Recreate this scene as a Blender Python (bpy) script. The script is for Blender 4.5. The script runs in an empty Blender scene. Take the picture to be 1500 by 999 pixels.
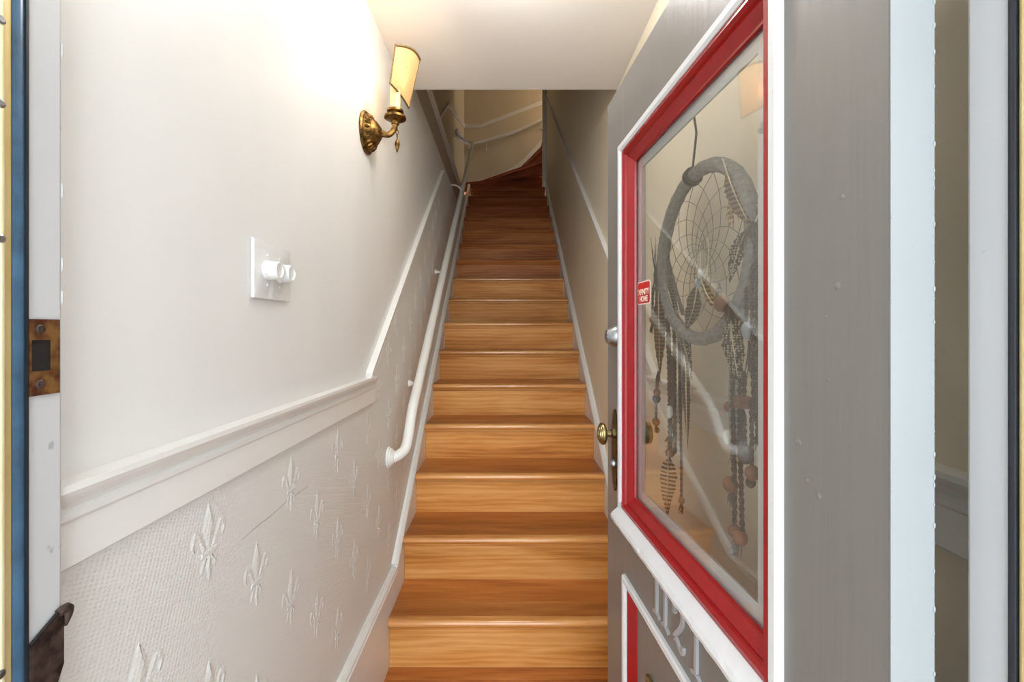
import bpy, bmesh, math, random
from mathutils import Vector, Matrix
random.seed(7)
SC = bpy.context.scene
COL = SC.collection

# ------------------------------------------------------------------ frame of reference
# survey units: lens at the origin, y into the house, z up; S turns them into metres, floor at 0
S = 1.1
FLOOR = -1.2225
def W(p):
    return Vector((p[0]*S, p[1]*S, (p[2]-FLOOR)*S))

# ------------------------------------------------------------------ camera, world, exposure
cam_d = bpy.data.cameras.new('camera')
cam_d.sensor_width = 36.0
cam_d.lens = 667/1500*36.0
cam_d.shift_x = 0.006
cam_d.shift_y = -0.0103
cam_d.clip_start = 0.02
cam = bpy.data.objects.new('camera', cam_d)
COL.objects.link(cam)
cam.location = W((0, 0, 0))
cam.rotation_euler = (math.pi/2, 0, 0)
SC.camera = cam

world = bpy.data.worlds.new('overcast_sky')
SC.world = world
world.use_nodes = True
wn = world.node_tree
wn.nodes.clear()
wo = wn.nodes.new('ShaderNodeOutputWorld')
wb = wn.nodes.new('ShaderNodeBackground')
wb.inputs['Color'].default_value = (0.90, 0.96, 1.0, 1)
wb.inputs['Strength'].default_value = 3.9
wn.links.new(wb.outputs[0], wo.inputs[0])

SC.view_settings.view_transform = 'Standard'
SC.view_settings.look = 'None'
SC.view_settings.gamma = 1.0
SC.view_settings.use_curve_mapping = False
SC.view_settings.exposure = 0.77

BULB_L = 54.0         # sconce bulb (radiance)
ENTRY_FILL_W = 7.0         # unseen semi-flush entry lamp, added to brighten the interior
HALL_FILL_W = 15.0          # unseen upper-hall lamp, added to brighten the upper stairs

# ------------------------------------------------------------------ materials
def lin(c):
    return tuple((v/12.92 if v <= 0.04045 else ((v+0.055)/1.055)**2.4) for v in [x/255 for x in c])
def nodemat(name):
    m = bpy.data.materials.new(name)
    m.use_nodes = True
    nt = m.node_tree
    return m, nt, nt.nodes['Principled BSDF']
def N(nt, t, **kw):
    n = nt.nodes.new(t)
    for k, v in kw.items():
        if k in n.inputs: n.inputs[k].default_value = v
        else: setattr(n, k, v)
    return n
def coords(nt, scale=(1, 1, 1), rnd=True):
    tc = N(nt, 'ShaderNodeTexCoord')
    mp = N(nt, 'ShaderNodeMapping')
    mp.inputs['Scale'].default_value = scale
    if rnd:
        oi = N(nt, 'ShaderNodeObjectInfo')
        mul = N(nt, 'ShaderNodeMath', operation='MULTIPLY')
        mul.inputs[1].default_value = 37.0
        nt.links.new(oi.outputs['Random'], mul.inputs[0])
        add = N(nt, 'ShaderNodeVectorMath', operation='ADD')
        nt.links.new(tc.outputs['Object'], add.inputs[0])
        nt.links.new(mul.outputs[0], add.inputs[1])
        nt.links.new(add.outputs[0], mp.inputs['Vector'])
    else:
        nt.links.new(tc.outputs['Object'], mp.inputs['Vector'])
    return mp
def paint(name, rgb, rough=0.5, scale=(14, 14, 3), bump=0.0012, var=0.05, spec=0.4, speck=0.0):
    m, nt, b = nodemat(name)
    c = lin(rgb)
    mp = coords(nt, scale)
    nz = N(nt, 'ShaderNodeTexNoise', Scale=1.0, Detail=5.0)
    nt.links.new(mp.outputs[0], nz.inputs['Vector'])
    rp = N(nt, 'ShaderNodeValToRGB')
    rp.color_ramp.elements[0].position = 0.3
    rp.color_ramp.elements[1].position = 0.7
    rp.color_ramp.elements[0].color = tuple(v*(1-var) for v in c)+(1,)
    rp.color_ramp.elements[1].color = tuple(min(1, v*(1+var*0.4)) for v in c)+(1,)
    nt.links.new(nz.outputs[0], rp.inputs[0])
    out = rp.outputs[0]
    if speck > 0:
        mp2 = coords(nt, (45, 45, 45))
        n2 = N(nt, 'ShaderNodeTexNoise', Scale=1.0, Detail=2.0)
        nt.links.new(mp2.outputs[0], n2.inputs['Vector'])
        r2 = N(nt, 'ShaderNodeValToRGB')
        r2.color_ramp.elements[0].position = 0.72
        r2.color_ramp.elements[1].position = 0.76
        nt.links.new(n2.outputs[0], r2.inputs[0])
        mx = N(nt, 'ShaderNodeMixRGB')
        mx.inputs[2].default_value = tuple(v*(1-speck) for v in c)+(1,)
        nt.links.new(r2.outputs[0], mx.inputs[0])
        nt.links.new(out, mx.inputs[1])
        out = mx.outputs[0]
    nt.links.new(out, b.inputs['Base Color'])
    b.inputs['Roughness'].default_value = rough
    b.inputs['Specular IOR Level'].default_value = spec
    if bump > 0:
        bp = N(nt, 'ShaderNodeBump', Strength=0.5, Distance=bump)
        nt.links.new(nz.outputs[0], bp.inputs['Height'])
        nt.links.new(bp.outputs[0], b.inputs['Normal'])
    return m
def metal(name, rgb, rough=0.35, rgb2=None, sc=40, metallic=1.0, bump=0.0006):
    m, nt, b = nodemat(name)
    mp = coords(nt, (sc, sc, sc))
    nz = N(nt, 'ShaderNodeTexNoise', Scale=1.0, Detail=6.0)
    nt.links.new(mp.outputs[0], nz.inputs['Vector'])
    rp = N(nt, 'ShaderNodeValToRGB')
    rp.color_ramp.elements[0].position = 0.38
    rp.color_ramp.elements[1].position = 0.62
    rp.color_ramp.elements[0].color = lin(rgb2 or rgb)+(1,)
    rp.color_ramp.elements[1].color = lin(rgb)+(1,)
    nt.links.new(nz.outputs[0], rp.inputs[0])
    nt.links.new(rp.outputs[0], b.inputs['Base Color'])
    b.inputs['Metallic'].default_value = metallic
    b.inputs['Roughness'].default_value = rough
    bp = N(nt, 'ShaderNodeBump', Strength=0.4, Distance=bump)
    nt.links.new(nz.outputs[0], bp.inputs['Height'])
    nt.links.new(bp.outputs[0], b.inputs['Normal'])
    return m
def oak(name, dark, mid, light, rough=0.28, wave=0.14, coat=0.1, spec=0.3):
    m, nt, b = nodemat(name)
    mp = coords(nt, (1.2, 9.0, 9.0))
    n1 = N(nt, 'ShaderNodeTexNoise', Scale=1.0, Detail=3.0, Distortion=0.6)
    nt.links.new(mp.outputs[0], n1.inputs['Vector'])
    wv = N(nt, 'ShaderNodeTexWave', Scale=1.3, Distortion=7.0, Detail=3.0)
    wv.bands_direction = 'Z'
    wv.inputs['Detail Scale'].default_value = 1.2
    nt.links.new(mp.outputs[0], wv.inputs['Vector'])
    mp2 = coords(nt, (6.0, 160.0, 160.0))
    n2 = N(nt, 'ShaderNodeTexNoise', Scale=1.0, Detail=4.0)
    nt.links.new(mp2.outputs[0], n2.inputs['Vector'])
    mixa = N(nt, 'ShaderNodeMath', operation='MULTIPLY_ADD')
    nt.links.new(wv.outputs['Fac'], mixa.inputs[0])
    mixa.inputs[1].default_value = wave
    nt.links.new(n1.outputs[0], mixa.inputs[2])
    mixb = N(nt, 'ShaderNodeMath', operation='MULTIPLY_ADD')
    nt.links.new(n2.outputs[0], mixb.inputs[0])
    mixb.inputs[1].default_value = 0.38
    nt.links.new(mixa.outputs[0], mixb.inputs[2])
    rp = N(nt, 'ShaderNodeValToRGB')
    cr = rp.color_ramp
    cr.elements[0].position = 0.42
    cr.elements[1].position = 1.12 if False else 1.0
    cr.elements[0].color = lin(dark)+(1,)
    cr.elements[1].color = lin(light)+(1,)
    e = cr.elements.new(0.7); e.color = lin(mid)+(1,)
    nt.links.new(mixb.outputs[0], rp.inputs[0])
    oi = N(nt, 'ShaderNodeObjectInfo')
    hv = N(nt, 'ShaderNodeHueSaturation')
    mr = N(nt, 'ShaderNodeMapRange')
    mr.inputs['To Min'].default_value = 0.86
    mr.inputs['To Max'].default_value = 1.1
    nt.links.new(oi.outputs['Random'], mr.inputs['Value'])
    nt.links.new(mr.outputs[0], hv.inputs['Value'])
    nt.links.new(rp.outputs[0], hv.inputs['Color'])
    nt.links.new(hv.outputs[0], b.inputs['Base Color'])
    b.inputs['Roughness'].default_value = rough
    b.inputs['Coat Weight'].default_value = coat
    b.inputs['Specular IOR Level'].default_value = spec
    b.inputs['Coat Roughness'].default_value = 0.16
    bp = N(nt, 'ShaderNodeBump', Strength=0.25, Distance=0.0006)
    nt.links.new(mixb.outputs[0], bp.inputs['Height'])
    nt.links.new(bp.outputs[0], b.inputs['Normal'])
    return m
def flat(name, rgb, rough=0.6, var=0.12, sc=60, metallic=0.0):
    m = metal(name, rgb, rough, tuple(int(v*(1-var)) for v in rgb), sc, metallic, 0.0004)
    return m
def barred(name, a, bcol, freq=60, dist=2.0, direction='Z'):
    m, nt, b = nodemat(name)
    tc = N(nt, 'ShaderNodeTexCoord')
    wv = N(nt, 'ShaderNodeTexWave', Scale=freq, Distortion=dist, Detail=2.0)
    wv.bands_direction = direction
    nt.links.new(tc.outputs['Object'], wv.inputs['Vector'])
    rp = N(nt, 'ShaderNodeValToRGB')
    rp.color_ramp.elements[0].position = 0.45
    rp.color_ramp.elements[1].position = 0.62
    rp.color_ramp.elements[0].color = lin(a)+(1,)
    rp.color_ramp.elements[1].color = lin(bcol)+(1,)
    nt.links.new(wv.outputs['Fac'], rp.inputs[0])
    nt.links.new(rp.outputs[0], b.inputs['Base Color'])
    b.inputs['Roughness'].default_value = 0.75
    return m
def spotted(name, ground, spot, sc=190):
    m, nt, b = nodemat(name)
    tc = N(nt, 'ShaderNodeTexCoord')
    vo = N(nt, 'ShaderNodeTexVoronoi', Scale=sc)
    vo.inputs['Randomness'].default_value = 0.35
    nt.links.new(tc.outputs['Object'], vo.inputs['Vector'])
    rp = N(nt, 'ShaderNodeValToRGB')
    rp.color_ramp.elements[0].position = 0.34
    rp.color_ramp.elements[1].position = 0.46
    rp.color_ramp.elements[0].color = lin(spot)+(1,)
    rp.color_ramp.elements[1].color = lin(ground)+(1,)
    nt.links.new(vo.outputs['Distance'], rp.inputs[0])
    nt.links.new(rp.outputs[0], b.inputs['Base Color'])
    b.inputs['Roughness'].default_value = 0.75
    return m

M = {}
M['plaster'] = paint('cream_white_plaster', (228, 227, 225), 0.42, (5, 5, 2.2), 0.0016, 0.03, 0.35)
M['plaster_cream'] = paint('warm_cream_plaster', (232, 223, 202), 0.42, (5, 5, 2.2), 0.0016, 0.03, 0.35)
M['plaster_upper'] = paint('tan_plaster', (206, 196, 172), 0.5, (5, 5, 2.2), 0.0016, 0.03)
M['ceiling'] = paint('ceiling_paint', (232, 229, 226), 0.6, (6, 6, 6), 0.001, 0.02)
M['trim'] = paint('white_trim_gloss', (232, 231, 228), 0.33, (3, 3, 26), 0.0006, 0.02, 0.5)
M['jamb'] = paint('white_jamb_gloss', (196, 197, 199), 0.36, (30, 30, 2.5), 0.001, 0.03, 0.5, 0.35)
M['taupe'] = paint('taupe_band_tone', (186, 172, 158), 0.5, (5, 2, 5), 0.001, 0.03)  # band tone darker than the wall plaster
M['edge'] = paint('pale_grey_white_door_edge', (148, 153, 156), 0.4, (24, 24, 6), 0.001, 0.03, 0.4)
M['grey'] = paint('grey_door_paint', (120, 116, 112), 0.36, (60, 60, 2.0), 0.0016, 0.03, 0.5, 0.0)
M['doorwhite'] = paint('chipped_white_door_paint', (216, 217, 219), 0.35, (24, 24, 24), 0.0014, 0.03, 0.5, 0.12)
M['red'] = paint('glossy_red_paint', (150, 12, 20), 0.24, (30, 30, 30), 0.0012, 0.1, 0.6)
M['numeral'] = paint('pale_grey_numeral_paint', (164, 164, 166), 0.3, (40, 40, 40), 0.0008, 0.05, 0.5)
M['oak'] = oak('golden_oak', (160, 92, 38), (202, 138, 70), (224, 168, 104), 0.45, 0.14, 0.0, 0.16)
M['oak_nosing'] = oak('polished_oak_nosing', (172, 104, 46), (212, 148, 82), (230, 176, 112), 0.24, 0.08, 0.5, 0.6)
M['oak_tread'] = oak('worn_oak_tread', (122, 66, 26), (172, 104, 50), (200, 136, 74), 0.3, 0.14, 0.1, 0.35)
M['oak_dim'] = oak('dimmed_red_oak', (104, 46, 18), (160, 86, 40), (188, 112, 60), 0.4, 0.14, 0.0, 0.2)  # upper-step oaks: dimming up the flight put into the colour
M['oak_half_dim'] = oak('dimmed_warm_oak', (134, 64, 24), (186, 110, 52), (210, 140, 80), 0.4, 0.14, 0.0, 0.2)
M['oak_dark'] = oak('dark_red_oak', (78, 26, 12), (122, 50, 24), (150, 74, 38), 0.32, 0.14, 0.1, 0.35)  # darker, redder oak on the winders
M['switch'] = flat('white_plastic', (226, 226, 225), 0.3, 0.01)
M['rail'] = paint('white_rail_gloss', (236, 235, 231), 0.25, (10, 10, 10), 0.0006, 0.02, 0.5)
M['bronze'] = metal('antique_bronze', (150, 116, 66), 0.42, (80, 58, 32), 60)
M['brass'] = metal('brushed_brass', (232, 212, 156), 0.38, (222, 196, 132), 12, 0.45)
M['brass_highlight'] = metal('highlight_brass', (252, 244, 212), 0.4, (244, 230, 186), 12, 0.15)
M['brass_dull'] = metal('aged_brass', (178, 164, 120), 0.34, (128, 112, 76), 60)
M['nickel'] = metal('brushed_nickel', (176, 180, 184), 0.35, (146, 150, 154), 80)
M['dark_plate'] = metal('tarnished_plate', (104, 92, 78), 0.4, (58, 50, 42), 50)
M['rust'] = metal('corroded_brass', (142, 104, 58), 0.5, (92, 48, 32), 75, 0.6, 0.002)
M['rustdark'] = metal('corroded_dark_metal', (92, 78, 72), 0.45, (44, 36, 34), 60, 0.6, 0.002)
M['bluestrip'] = flat('blue_black_vinyl', (70, 104, 134), 0.25, 0.2, 20)
M['blackstrip'] = flat('black_vinyl', (34, 40, 48), 0.35, 0.2, 20)
M['dark'] = flat('near_black', (26, 22, 20), 0.8)
M['porch'] = paint('porch_concrete', (150, 146, 140), 0.8, (8, 8, 8), 0.002, 0.1)

# glass: clear pane, both faces reflect
m, nt, b = nodemat('window_glass')
nt.nodes.remove(b)
o = nt.nodes['Material Output']
tr = N(nt, 'ShaderNodeBsdfTransparent')
tr.inputs['Color'].default_value = (0.97, 0.98, 0.97, 1)
gl = N(nt, 'ShaderNodeBsdfGlossy', Roughness=0.0)
fr = N(nt, 'ShaderNodeFresnel', IOR=2.25)
ge = N(nt, 'ShaderNodeNewGeometry')
io = N(nt, 'ShaderNodeMapRange')          # the pane is solid: keep the same reflectance on its way out
io.inputs['To Min'].default_value = 2.25
io.inputs['To Max'].default_value = 1/2.25
nt.links.new(ge.outputs['Backfacing'], io.inputs['Value'])
nt.links.new(io.outputs[0], fr.inputs['IOR'])
mx = N(nt, 'ShaderNodeMixShader')
nt.links.new(fr.outputs[0], mx.inputs[0])
nt.links.new(tr.outputs[0], mx.inputs[1])
nt.links.new(gl.outputs[0], mx.inputs[2])
nt.links.new(mx.outputs[0], o.inputs[0])
M['glass'] = m
# lampshade fabric
m, nt, b = nodemat('peach_shade_fabric')
nt.nodes.remove(b)
o = nt.nodes['Material Output']
df = N(nt, 'ShaderNodeBsdfDiffuse'); df.inputs['Color'].default_value = lin((236, 190, 136))+(1,)
tl = N(nt, 'ShaderNodeBsdfTranslucent'); tl.inputs['Color'].default_value = lin((232, 160, 104))+(1,)
mp = coords(nt, (500, 500, 6))
nz = N(nt, 'ShaderNodeTexNoise', Scale=1.0, Detail=2.0)
nt.links.new(mp.outputs[0], nz.inputs['Vector'])
bp = N(nt, 'ShaderNodeBump', Strength=0.4, Distance=0.0006)
nt.links.new(nz.outputs[0], bp.inputs['Height'])
nt.links.new(bp.outputs[0], df.inputs['Normal'])
mx = N(nt, 'ShaderNodeMixShader'); mx.inputs[0].default_value = 0.065
nt.links.new(df.outputs[0], mx.inputs[1]); nt.links.new(tl.outputs[0], mx.inputs[2])
nt.links.new(mx.outputs[0], o.inputs[0])
M['shade'] = m
M['shade_trim'] = flat('gold_braid', (150, 122, 74), 0.6, 0.3, 300)
M['candle'] = flat('ivory_candle_sleeve', (236, 210, 156), 0.5, 0.12, 30)
m, nt, b = nodemat('lit_bulb')
b.inputs['Base Color'].default_value = (1, 0.9, 0.7, 1)
b.inputs['Emission Color'].default_value = (1, 0.84, 0.60, 1)
b.inputs['Emission Strength'].default_value = BULB_L
M['bulb'] = m
m, nt, b = nodemat('hall_fill_opal')
b.inputs['Base Color'].default_value = (1, 0.95, 0.85, 1)
b.inputs['Emission Color'].default_value = (1, 0.80, 0.55, 1)
b.inputs['Emission Strength'].default_value = 4.0
M['opal'] = m
m, nt, b = nodemat('lit_entry_fill')
b.inputs['Base Color'].default_value = (1, 0.98, 0.95, 1)
b.inputs['Emission Color'].default_value = (1, 0.975, 0.94, 1)
b.inputs['Emission Strength'].default_value = ENTRY_FILL_W/(math.pi*0.045)
M['entry_fill'] = m
# woven relief wallpaper
m, nt, b = nodemat('woven_relief_wallpaper')
tc = N(nt, 'ShaderNodeTexCoord')
mp = N(nt, 'ShaderNodeMapping')
mp.inputs['Rotation'].default_value = (math.radians(20), 0, 0)
nt.links.new(tc.outputs['Object'], mp.inputs['Vector'])
w1 = N(nt, 'ShaderNodeTexWave', Scale=62.0, Distortion=0.4); w1.bands_direction = 'Z'
w2 = N(nt, 'ShaderNodeTexWave', Scale=42.0, Distortion=0.4); w2.bands_direction = 'Y'
for w_ in (w1, w2): nt.links.new(mp.outputs[0], w_.inputs['Vector'])
ad = N(nt, 'ShaderNodeMath', operation='MULTIPLY')
nt.links.new(w1.outputs['Fac'], ad.inputs[0]); nt.links.new(w2.outputs['Fac'], ad.inputs[1])
bp = N(nt, 'ShaderNodeBump', Strength=0.45, Distance=0.0012)
nt.links.new(ad.outputs[0], bp.inputs['Height'])
nt.links.new(bp.outputs[0], b.inputs['Normal'])
b.inputs['Base Color'].default_value = lin((224, 223, 220))+(1,)
b.inputs['Roughness'].default_value = 0.45
M['weave'] = m
# dreamcatcher stuffs
M['suede'] = flat('grey_suede', (140, 137, 133), 0.95, 0.25, 120)
M['cord_dark'] = barred('black_white_twist', (30, 28, 27), (84, 79, 74), 60, 1.0)
M['cord_black'] = flat('black_cord', (46, 42, 40), 0.8)
M['web'] = flat('grey_waxed_thread', (120, 108, 94), 0.7)
M['bead'] = flat('brown_wood_bead', (140, 92, 66), 0.45, 0.3, 80)
M['shell'] = flat('white_shell', (228, 224, 216), 0.3, 0.08)
M['ribbon'] = flat('pale_blue_grey_ribbon', (170, 174, 182), 0.7, 0.12, 40)
M['f_pheasant'] = barred('pheasant_feather', (58, 42, 30), (150, 118, 78), 34, 3.0)
M['f_brown'] = barred('dark_brown_barred_feather', (66, 54, 44), (140, 122, 100), 42, 2.0)
M['f_gold'] = barred('golden_barred_feather', (110, 72, 38), (206, 170, 116), 36, 1.0)
M['f_white'] = barred('white_striped_feather', (96, 82, 68), (226, 216, 200), 34, 3.0)
M['f_guinea'] = spotted('guinea_feather', (54, 42, 33), (210, 198, 176), 230)
M['f_dark'] = flat('dark_down', (74, 66, 60), 0.95, 0.4, 150)
M['quill'] = flat('cream_quill', (220, 206, 178), 0.6)
M['tassel'] = flat('slate_tassel', (110, 112, 118), 0.9, 0.3, 200)
M['sticker_red'] = flat('red_sticker', (196, 30, 20), 0.35, 0.15, 20)
M['sticker_white'] = flat('white_sticker_print', (236, 220, 206), 0.4, 0.02)

# ------------------------------------------------------------------ builders
def setp(o, label=None, cat=None, group=None, kind=None):
    if label: o['label'] = label
    if cat: o['category'] = cat
    if group: o['group'] = group
    if kind: o['kind'] = kind
    return o
def empty(name, p, label=None, cat=None, group=None, kind=None, parent=None):
    o = bpy.data.objects.new(name, None)
    COL.objects.link(o)
    o.empty_display_size = 0.05
    if parent:
        o.parent = parent; o['_w'] = list(W(p)); o.location = W(p) - Vector(parent['_w'])
    else:
        o.location = W(p); o['_w'] = list(W(p))
    return setp(o, label, cat, group, kind)
def wloc(o):
    return Vector(o['_w'])
def link_mesh(name, me, world, parent=None, label=None):
    o = bpy.data.objects.new(name, me)
    COL.objects.link(o)
    o['_w'] = list(world)
    if parent:
        o.parent = parent
        o.location = world - wloc(parent)
    else:
        o.location = world
    if label: o['label'] = label
    return o
def obj(name, bm, mat, parent=None, label=None, smooth=False, at=None):
    """bm in survey units; the object's origin sits at `at` (default: the middle of its foot)"""
    if at is None:
        xs = [v.co for v in bm.verts]
        lo = Vector((min(c.x for c in xs), min(c.y for c in xs), min(c.z for c in xs)))
        hi = Vector((max(c.x for c in xs), max(c.y for c in xs), max(c.z for c in xs)))
        at = Vector(((lo.x+hi.x)/2, (lo.y+hi.y)/2, lo.z))
    at = Vector(at)
    bmesh.ops.recalc_face_normals(bm, faces=bm.faces[:])
    for v in bm.verts: v.co = (v.co-at)*S
    me = bpy.data.meshes.new(name)
    bm.to_mesh(me); bm.free()
    mats = mat if isinstance(mat, (list, tuple)) else [mat]
    for k in mats: me.materials.append(M[k] if isinstance(k, str) else k)
    if smooth:
        for p in me.polygons: p.use_smooth = True
        try: me.set_sharp_from_angle(angle=math.radians(35))
        except Exception: pass
    return link_mesh(name, me, W(at), parent, label)
def box(bm, lo, hi, bev=0.0):
    vs = [bm.verts.new((x, y, z)) for x in (lo[0], hi[0]) for y in (lo[1], hi[1]) for z in (lo[2], hi[2])]
    fs = [(0,1,3,2),(4,6,7,5),(0,4,5,1),(2,3,7,6),(0,2,6,4),(1,5,7,3)]
    faces = [bm.faces.new([vs[i] for i in f]) for f in fs]
    if bev > 0:
        eds = list({e for f in faces for e in f.edges})
        bmesh.ops.bevel(bm, geom=eds, offset=bev, segments=2, profile=0.5, affect='EDGES')
    return bm
def B(lo, hi, bev=0.0):
    return box(bmesh.new(), lo, hi, bev)
def prism(bm, poly, vec):
    """polygon (list of 3D points) pushed along vec"""
    a = [bm.verts.new(p) for p in poly]
    b2 = [bm.verts.new(Vector(p)+Vector(vec)) for p in poly]
    bm.faces.new(a); bm.faces.new(b2[::-1])
    n = len(poly)
    for i in range(n):
        bm.faces.new((a[i], b2[i], b2[(i+1) % n], a[(i+1) % n]))
    return bm
def tube(bm, pts, r, seg=8, cap=True):
    pts = [Vector(p) for p in pts]
    n = len(pts)
    rs = r if isinstance(r, (list, tuple)) else [r]*n
    t0 = (pts[1]-pts[0]).normalized()
    up = Vector((0, 0, 1)) if abs(t0.z) < 0.9 else Vector((1, 0, 0))
    nrm = (up - t0*up.dot(t0)).normalized()
    rings = []
    for i, p in enumerate(pts):
        t = (pts[min(i+1, n-1)]-pts[max(i-1, 0)]).normalized()
        nrm = (nrm - t*nrm.dot(t))
        nrm = nrm.normalized() if nrm.length > 1e-6 else t.orthogonal().normalized()
        bn = t.cross(nrm)
        rings.append([bm.verts.new(p+(nrm*math.cos(a)+bn*math.sin(a))*rs[i]) for a in [2*math.pi*k/seg for k in range(seg)]])
    for i in range(n-1):
        for k in range(seg):
            bm.faces.new((rings[i][k], rings[i][(k+1) % seg], rings[i+1][(k+1) % seg], rings[i+1][k]))
    if cap:
        bm.faces.new(rings[0][::-1]); bm.faces.new(rings[-1])
    return bm
def lathe(bm, prof, origin, axis, seg=20):
    """prof: (radius, distance along axis)"""
    ax = Vector(axis).normalized(); o = Vector(origin)
    a = ax.orthogonal().normalized(); b2 = ax.cross(a)
    rings = []
    for r, h in prof:
        if r < 1e-6:
            rings.append([bm.verts.new(o+ax*h)])
        else:
            rings.append([bm.verts.new(o+ax*h+(a*math.cos(t)+b2*math.sin(t))*r) for t in [2*math.pi*k/seg for k in range(seg)]])
    for i in range(len(rings)-1):
        p, q = rings[i], rings[i+1]
        for k in range(seg):
            k2 = (k+1) % seg
            if len(p) == 1 and len(q) == 1: continue
            if len(p) == 1: bm.faces.new((p[0], q[k2], q[k]))
            elif len(q) == 1: bm.faces.new((p[k], p[k2], q[0]))
            else: bm.faces.new((p[k], p[k2], q[k2], q[k]))
    for r in (rings[0], rings[-1]):
        if len(r) > 2: bm.faces.new(r)
    return bm
def sweep(bm, prof, p0, p1, ea, eb, cut0=None, cut1=None):
    """straight moulding: profile (a, b) in axes ea, eb between p0 and p1; cut = shift along the run per unit of (a, b)"""
    p0, p1, ea, eb = Vector(p0), Vector(p1), Vector(ea), Vector(eb)
    d = (p1-p0).normalized()
    def ring(p, cut):
        out = []
        for a, b2 in prof:
            q = p+ea*a+eb*b2
            if cut: q += d*(cut[0]*a+cut[1]*b2)
            out.append(bm.verts.new(q))
        return out
    r0, r1 = ring(p0, cut0), ring(p1, cut1)
    n = len(prof)
    for i in range(n):
        bm.faces.new((r0[i], r0[(i+1) % n], r1[(i+1) % n], r1[i]))
    bm.faces.new(r0[::-1]); bm.faces.new(r1)
    return bm
def smooth_path(pts, n=6):
    pts = [Vector(p) for p in pts]
    out = []
    P = [pts[0]*2-pts[1]]+pts+[pts[-1]*2-pts[-2]]
    for i in range(1, len(P)-2):
        for k in range(n):
            t = k/n
            a, b2, c, d = P[i-1], P[i], P[i+1], P[i+2]
            out.append(0.5*((2*b2)+(c-a)*t+(2*a-5*b2+4*c-d)*t*t+(3*b2-a-3*c+d)*t**3))
    out.append(pts[-1])
    return out

# ------------------------------------------------------------------ measures
XL, XR = -0.445, 0.485          # walls
D, R = 0.25, 0.1825             # stair going and rise
SL, SR = -0.423, 0.463          # ends of the treads
def noseY(n): return 1.375+D*n
def noseZ(n): return FLOOR+R*n
def slopeZ(y): return 0.73*y-2.226
CEIL = 1.052
HEAD = 1.99                     # far edge of the entry ceiling
CR_T, CR_B = -0.149, -0.240     # chair rail

# ------------------------------------------------------------------ setting: shell
def struct(name, bm, mat, label=None, smooth=False, at=None):
    return setp(obj(name, bm, mat, None, label, smooth, at), kind='structure')
wall_left = struct('wall_left', B((-0.70, 0.452, FLOOR-0.1), (XL, 6.35, 1.185)), 'plaster', 'cream white wall on the left with sconce, dimmers and relief wallpaper below the rail')
bm = B((-0.70, 0.452, 1.187), (XL, HEAD, CEIL+0.25))
obj('upper_wall', bm, 'plaster', wall_left)
obj('taupe_band', B((-0.70, HEAD+0.10, 1.187), (-0.461, 5.12, 1.43)), 'taupe', wall_left, 'taupe band above the plaster')
bm = bmesh.new()
sweep(bm, [(0, 0), (0.016, 0), (0.016, 0.014), (0.011, 0.018), (0.011, 0.026), (0.020, 0.030), (0.020, 0.044), (0, 0.044)], (-0.461, HEAD+0.1, 1.40), (-0.461, 5.06, 1.40), (1, 0, 0), (0, 0, 1))
box(bm, (-0.60, HEAD+0.1, 1.431), (-0.4615, 5.06, 1.444))
struct('trim_1', bm, 'trim')
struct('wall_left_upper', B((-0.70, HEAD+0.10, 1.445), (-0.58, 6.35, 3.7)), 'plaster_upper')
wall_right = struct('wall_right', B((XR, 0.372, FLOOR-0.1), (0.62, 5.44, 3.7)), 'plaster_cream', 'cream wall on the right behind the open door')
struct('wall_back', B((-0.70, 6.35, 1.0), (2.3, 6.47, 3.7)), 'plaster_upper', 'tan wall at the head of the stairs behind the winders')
struct('wall_right_upper', B((2.2, 5.32, 1.0), (2.3, 6.35, 3.7)), 'plaster_upper')
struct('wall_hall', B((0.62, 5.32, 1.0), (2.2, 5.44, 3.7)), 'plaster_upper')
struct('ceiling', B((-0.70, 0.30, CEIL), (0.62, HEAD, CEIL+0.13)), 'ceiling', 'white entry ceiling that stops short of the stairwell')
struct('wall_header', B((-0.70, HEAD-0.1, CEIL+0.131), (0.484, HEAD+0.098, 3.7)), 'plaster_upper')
struct('ceiling_upper', B((-0.70, HEAD-0.1, 3.7), (2.3, 6.47, 3.82)), 'ceiling')
# corner post at the end of the right wall
bm = bmesh.new()
prism(bm, [(0.436, 5.405, 1.70), (XR+0.002, 5.405, 1.70), (XR+0.002, 5.44, 1.70), (0.465, 5.46, 1.70), (0.436, 5.46, 1.70)], (0, 0, 1.98))
struct('trim_2', bm, 'plaster')
# front wall around the doorway, porch floor, added porch recess
wf = struct('wall_front', B((-2.2, 0.30, FLOOR-0.1), (-0.60, 0.40, 2.6)), 'plaster')
obj('reveal', B((-0.60, 0.4270, FLOOR-0.02), (-0.4455, 0.4515, 0.62)), 'jamb', wf)
obj('wall_front_right', B((0.70, 0.22, FLOOR-0.1), (2.4, 0.32, 2.6)), 'plaster', wf)
obj('wall_front_top', B((-0.60, 0.30, 1.02), (0.70, 0.40, 2.6)), 'plaster', wf)
struct('porch_floor', B((-2.2, -2.5, FLOOR-0.13), (2.4, 0.40, FLOOR-0.02)), 'porch')
struct('wall_added_porch_left', B((-0.86, -1.25, FLOOR-0.02), (-0.74, 0.30, 1.25)), 'plaster')  # unseen porch recess, added to even the daylight on jambs and walls
struct('wall_added_porch_right', B((0.74, -1.25, FLOOR-0.02), (0.86, 0.22, 1.25)), 'plaster')
struct('ceiling_added_porch', B((-0.86, -1.25, 1.25), (0.86, 0.30, 1.37)), 'ceiling')
floor = struct('floor', B((-0.46, 0.41, FLOOR-0.10), (XR+0.01, 6.40, FLOOR-0.016)), 'oak_tread', 'narrow oak strip floor at the foot of the stairs')
y = 1.6525
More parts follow.
